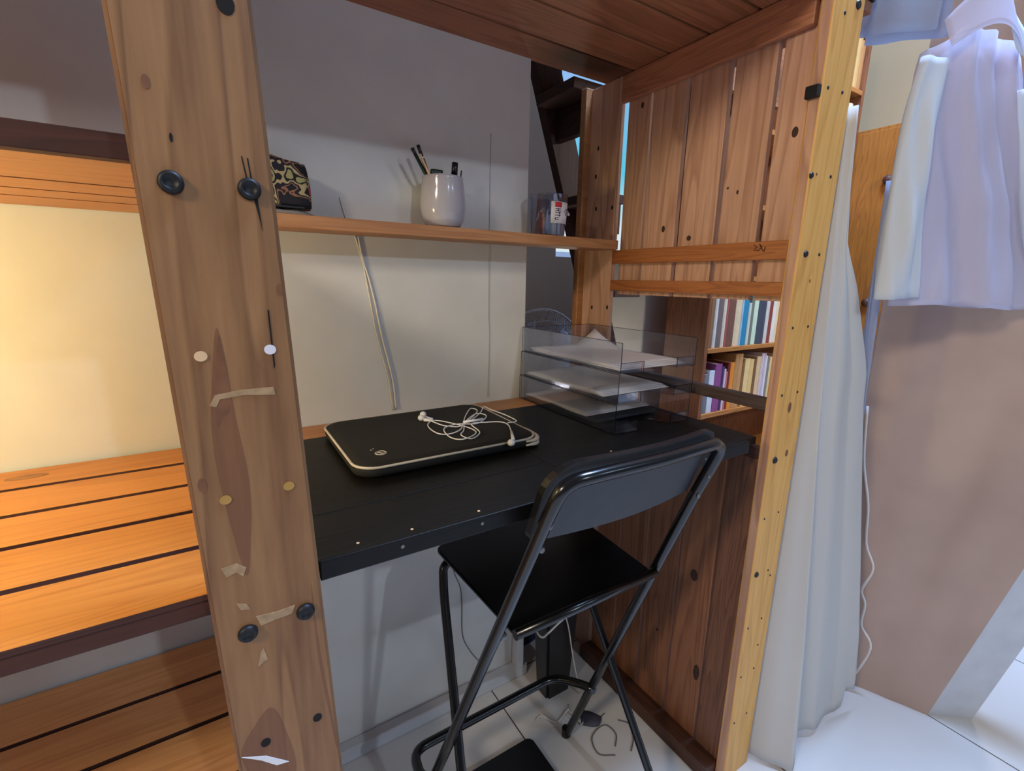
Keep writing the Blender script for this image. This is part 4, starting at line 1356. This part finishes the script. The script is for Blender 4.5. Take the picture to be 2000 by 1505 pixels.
wr = thing('wardrobe', 'orange wooden wardrobe right of the bookcase behind the shirt', 'wardrobe', (3.4, 1.0, 0))
box_obj('carcass', (3.15, 0.50, 0), (3.70, 1.62, 2.21), M_ward, wr, 0.003)
for a, b in ((0.51, 1.055), (1.06, 1.61)):
    d = box_obj('door', (3.132, a, 0.05), (3.1495, b, 2.19), M_ward, wr, 0.003)
    for z in (1.285, 0.72, 1.93):
        bm = bmesh.new()
        bmesh.ops.create_icosphere(bm, subdivisions=2, radius=0.024, matrix=Matrix.Translation((3.118, 1.22 if a > 1 else 0.9, z)) @ Matrix.Diagonal((.7, 1, 1, 1)))
        obj('knob', bm, M_stain, d, True)

# ================================================================= CLOTHES ON THE RIGHT
P1, P2 = Vector((1.40, 0.498, 0)), Vector((1.75, 0.350, 0))
DX = (P2 - P1)
NX = Vector((DX.y, -DX.x, 0)).normalized()
if NX.y > 0:
    NX = -NX
def cl(s, z, d=0.0):
    return Vector((P1.x + DX.x * s, P1.y + DX.y * s, z)) + NX * d
def interp(tab, z):
    for (z0, v0), (z1, v1) in zip(tab, tab[1:]):
        if z <= z1:
            t = 0 if z1 == z0 else max(0, (z - z0) / (z1 - z0))
            return v0 + (v1 - v0) * t
    return tab[-1][1]

rl_ = thing('clothes_rail', 'wooden clothes rail above the hanging shirt', 'rail', (1.48, 0.46, 2.16))
tube_obj('rod', [(0.5 + 0.75, 0.46, 2.16), (1.83, 0.46, 2.16)], 0.012, M_case, rl_)
tube_obj('hanger_wire', [(1.27, 0.46, 2.16), (1.27, 0.46, 5.199)], 0.004, M_steel, rl_)
tube_obj('hanger_wire', [(1.80, 0.46, 2.16), (1.80, 0.46, 5.199)], 0.004, M_steel, rl_)

hg = thing('coat_hanger', 'wooden coat hanger inside the white shirt', 'hanger', tuple(cl(0.2, 1.95)))
tube_obj('shoulder_bar', spline([cl(-0.04, 1.855), cl(0.08, 1.895), cl(0.2, 1.925), cl(0.34, 1.89), cl(0.50, 1.85)], 5), 0.009, M_case, hg)
hk = cl(0.2, 1.925)
tube_obj('hook', spline([hk, hk + Vector((0, 0, 0.18)), Vector((hk.x, 0.440, 2.166)), Vector((hk.x, 0.460, 2.1785)), Vector((hk.x, 0.480, 2.166))], 6), 0.002, M_steel, hg)

sh = thing('shirt', 'thin white shirt hanging in front of the beige wall', 'shirt', tuple(cl(0.4, 1.33)))
Lb = [(1.326, 0.005), (1.45, -0.015), (1.56, -0.03), (1.65, -0.085), (1.74, -0.115), (1.84, -0.112), (1.868, -0.100)]
Rb = [(1.326, 1.06), (1.45, 1.0), (1.56, 0.92), (1.65, 0.80), (1.74, 0.70), (1.84, 0.62), (1.868, 0.58)]
def shirt_body(u, v):
    z = 1.326 + (1.868 - 1.326) * v
    a, b = interp(Lb, z), interp(Rb, z)
    ang = 2 * PI * u
    c = math.cos(ang)
    f = (1 - c) / 2
    s = a + (b - a) * f
    th = 0.050 * math.sin(ang) * (1 - 0.45 * v)
    fold = 0.016 * math.sin(13 * f + 2.5 * v) * (1 - 0.5 * v) + 0.009 * math.sin(27 * f + 4 * v + 1) + 0.006 * mnoise.noise(Vector((f * 6, v * 5, 2)))
    zz = z
    if v > 0.97:
        zz = 1.868 + 0.045 * math.sin(PI * min(1, max(0, f)))
    return cl(s, zz + 0.006 * math.sin(6 * f) * (1 - v), th + fold * math.sin(ang) ** 2)
bm = bmesh.new()
add_grid(bm, shirt_body, 72, 34, closed_u=True)
solidify(obj('shirt_body', bm, M_shirt, sh), 0.0012)
def sleeve(path, wid, dep, seed):
    bm = bmesh.new()
    P = spline([Vector((s, 0, z)) for s, z in path], 6)
    m = len(P)
    def f(u, v):
        i = v * (m - 1)
        k = min(int(i), m - 2)
        p = P[k].lerp(P[k + 1], i - k)
        t = (P[k + 1] - P[k])
        tt = Vector((t.x * 0.38, 0, t.z)).normalized()
        nn = Vector((tt.z, 0, -tt.x))
        a = 2 * PI * u
        w = wid[0] + (wid[1] - wid[0]) * v
        crease = 1 + 0.38 * math.sin(3 * a + 5 * v + seed) + 0.20 * math.sin(6 * a - 9 * v + seed) * min(1, 3 * v)
        off = nn * (w * math.cos(a))
        return cl(p.x + off.x / 0.38, p.z + off.z, dep + 0.5 * w * math.sin(a) * crease)
    add_grid(bm, f, 28, 30, closed_u=True)
    return solidify(obj('sleeve', bm, M_sleeve, sh), 0.0012)
sleeve([(-0.095, 1.845), (-0.115, 1.74), (-0.100, 1.60), (-0.080, 1.48), (-0.055, 1.345)], (0.030, 0.052), 0.030, 0.4)
sleeve([(0.62, 1.815), (0.72, 1.70), (0.86, 1.54), (1.0, 1.42), (1.06, 1.335)], (0.045, 0.030), 0.030, 2.2)
bm = bmesh.new()
def collar(u, v):
    s = -0.075 + 0.55 * u
    z = 1.898 + 0.05 * math.sin(PI * min(1, u * 1.15)) - 0.02 * u
    return cl(s + 0.03 * v, z + 0.045 * (1 - v) * math.sin(PI * (0.15 + 0.85 * u)) - 0.035 * v, 0.030 + 0.022 * math.sin(PI * u) + 0.018 * v)
add_grid(bm, collar, 24, 8)
solidify(obj('collar', bm, M_shirt, sh), 0.002)
bm = bmesh.new()
add_grid(bm, lambda u, v: cl(0.27 + 0.24 * u - 0.02 * v, 1.945 - 0.075 * u - 0.05 * v * math.sin(PI * u * .9 + .3), 0.052 + 0.008 * v), 12, 6)
solidify(obj('collar_point', bm, M_sleeve, sh), 0.002)

# pale strip of cloth hanging under the sleeve
bm = bmesh.new()
def strip(u, v):
    z = 1.62 - 0.82 * v
    s = -0.085 + 0.10 * u * (1 - 0.55 * v) + 0.19 * max(0, v - 0.25) ** 1.2 + 0.05
    return cl(s, z, -0.055 + 0.010 * math.sin(7 * u + 3 * v))
add_grid(bm, strip, 16, 24)
tag(solidify(obj('hanging_cloth', bm, M_sheer), 0.001), 'narrow pale blue cloth hanging below the shirt sleeve', 'cloth')
# folded cloth over the rail next to the post
bm = bmesh.new()
def towel(u, v):
    y = 0.63 - 0.14 * u
    a = PI * v
    return Vector((1.335 + 0.006 * math.sin(9 * u) - 0.03 * math.cos(a) + 0.05 * u, y, (1.925 - 0.02 * u) + (0.16 * math.sin(a))))
add_grid(bm, towel, 20, 20)
tag(solidify(obj('folded_towel', bm, M_sheer), 0.003), 'pale blue cloth folded over the top beside the yellow post', 'cloth')

# white linen drape beside the post
bm = bmesh.new()
DR = [(0.02, 1.655), (0.10, 1.650), (0.264, 1.62), (0.55, 1.555), (0.87, 1.475), (1.07, 1.425), (1.155, 1.420), (1.30, 1.350), (1.37, 1.318), (1.46, 1.250), (1.613, 1.236), (1.75, 1.225)]
FO = [(0.02, 1.268), (0.386, 1.285), (0.797, 1.262), (1.077, 1.243), (1.323, 1.226), (1.522, 1.2165), (1.75, 1.213)]
FY = [(0.02, 0.474), (0.4, 0.505), (1.0, 0.540), (1.75, 0.572)]
GX = [(0.02, 1.372), (0.386, 1.335), (0.797, 1.285), (1.077, 1.255), (1.323, 1.232), (1.75, 1.218)]
RY = [(0.02, 0.505), (0.3, 0.505), (0.9, 0.525), (1.2, 0.535), (1.75, 0.568)]
def drape(u, v):
    z = 1.75 - 1.735 * v
    xr, xf, xg = interp(DR, z), interp(FO, z), interp(GX, z)
    yf, yr = interp(FY, z), interp(RY, z)
    amp = 0.003 + 0.017 * v
    lift = 0.0
    if u < 0.34:
        t = u / 0.34
        x = 1.2055 + (xf - 1.2055) * t
        y = 0.61 + (yf - 0.61) * t ** 0.8
        y += 0.25 * amp * math.sin(7 * t + 2 * v) * t * (1 - t) * 4
    elif u < 0.46:
        t = (u - 0.34) / 0.12
        x = xf + (xg - xf) * t
        y = yf + (0.535 + 0.02 * (1 - v) - yf) * t ** 1.6
    else:
        t = (u - 0.46) / 0.54
        yg = 0.535 + 0.02 * (1 - v)
        x = xg + (xr - xg) * t
        y = yg + (yr - yg) * t + amp * (-abs(math.sin(t * 4.4 + 0.15)) + 0.18 * math.sin(t * 13 + 2 * v)) * min(1, 4 * t)
        lift = 0.006 + 0.014 * math.sin(t * 9) ** 2 + (0.06 if t > 0.84 else 0)
    return Vector((x, y, z + lift * v ** 8))
add_grid(bm, drape, 100, 50)
tag(solidify(obj('white_drape', bm, M_drape), 0.0015), 'long white linen drape hanging right of the yellow post', 'drape')
cord('cord', 'white lamp cord hanging down the beige wall behind the drape', [(1.738, 0.625, 1.0), (1.740, 0.607, 0.818), (1.744, 0.575, 0.678), (1.750, 0.562, 0.546), (1.752, 0.531, 0.469), (1.745, 0.547, 0.384), (1.75, 0.532, 0.335), (1.748, 0.530, 0.257), (1.752, 0.495, 0.193), (1.74, 0.526, 0.055), (1.70, 0.56, 0.004)], 0.004, M_cord)
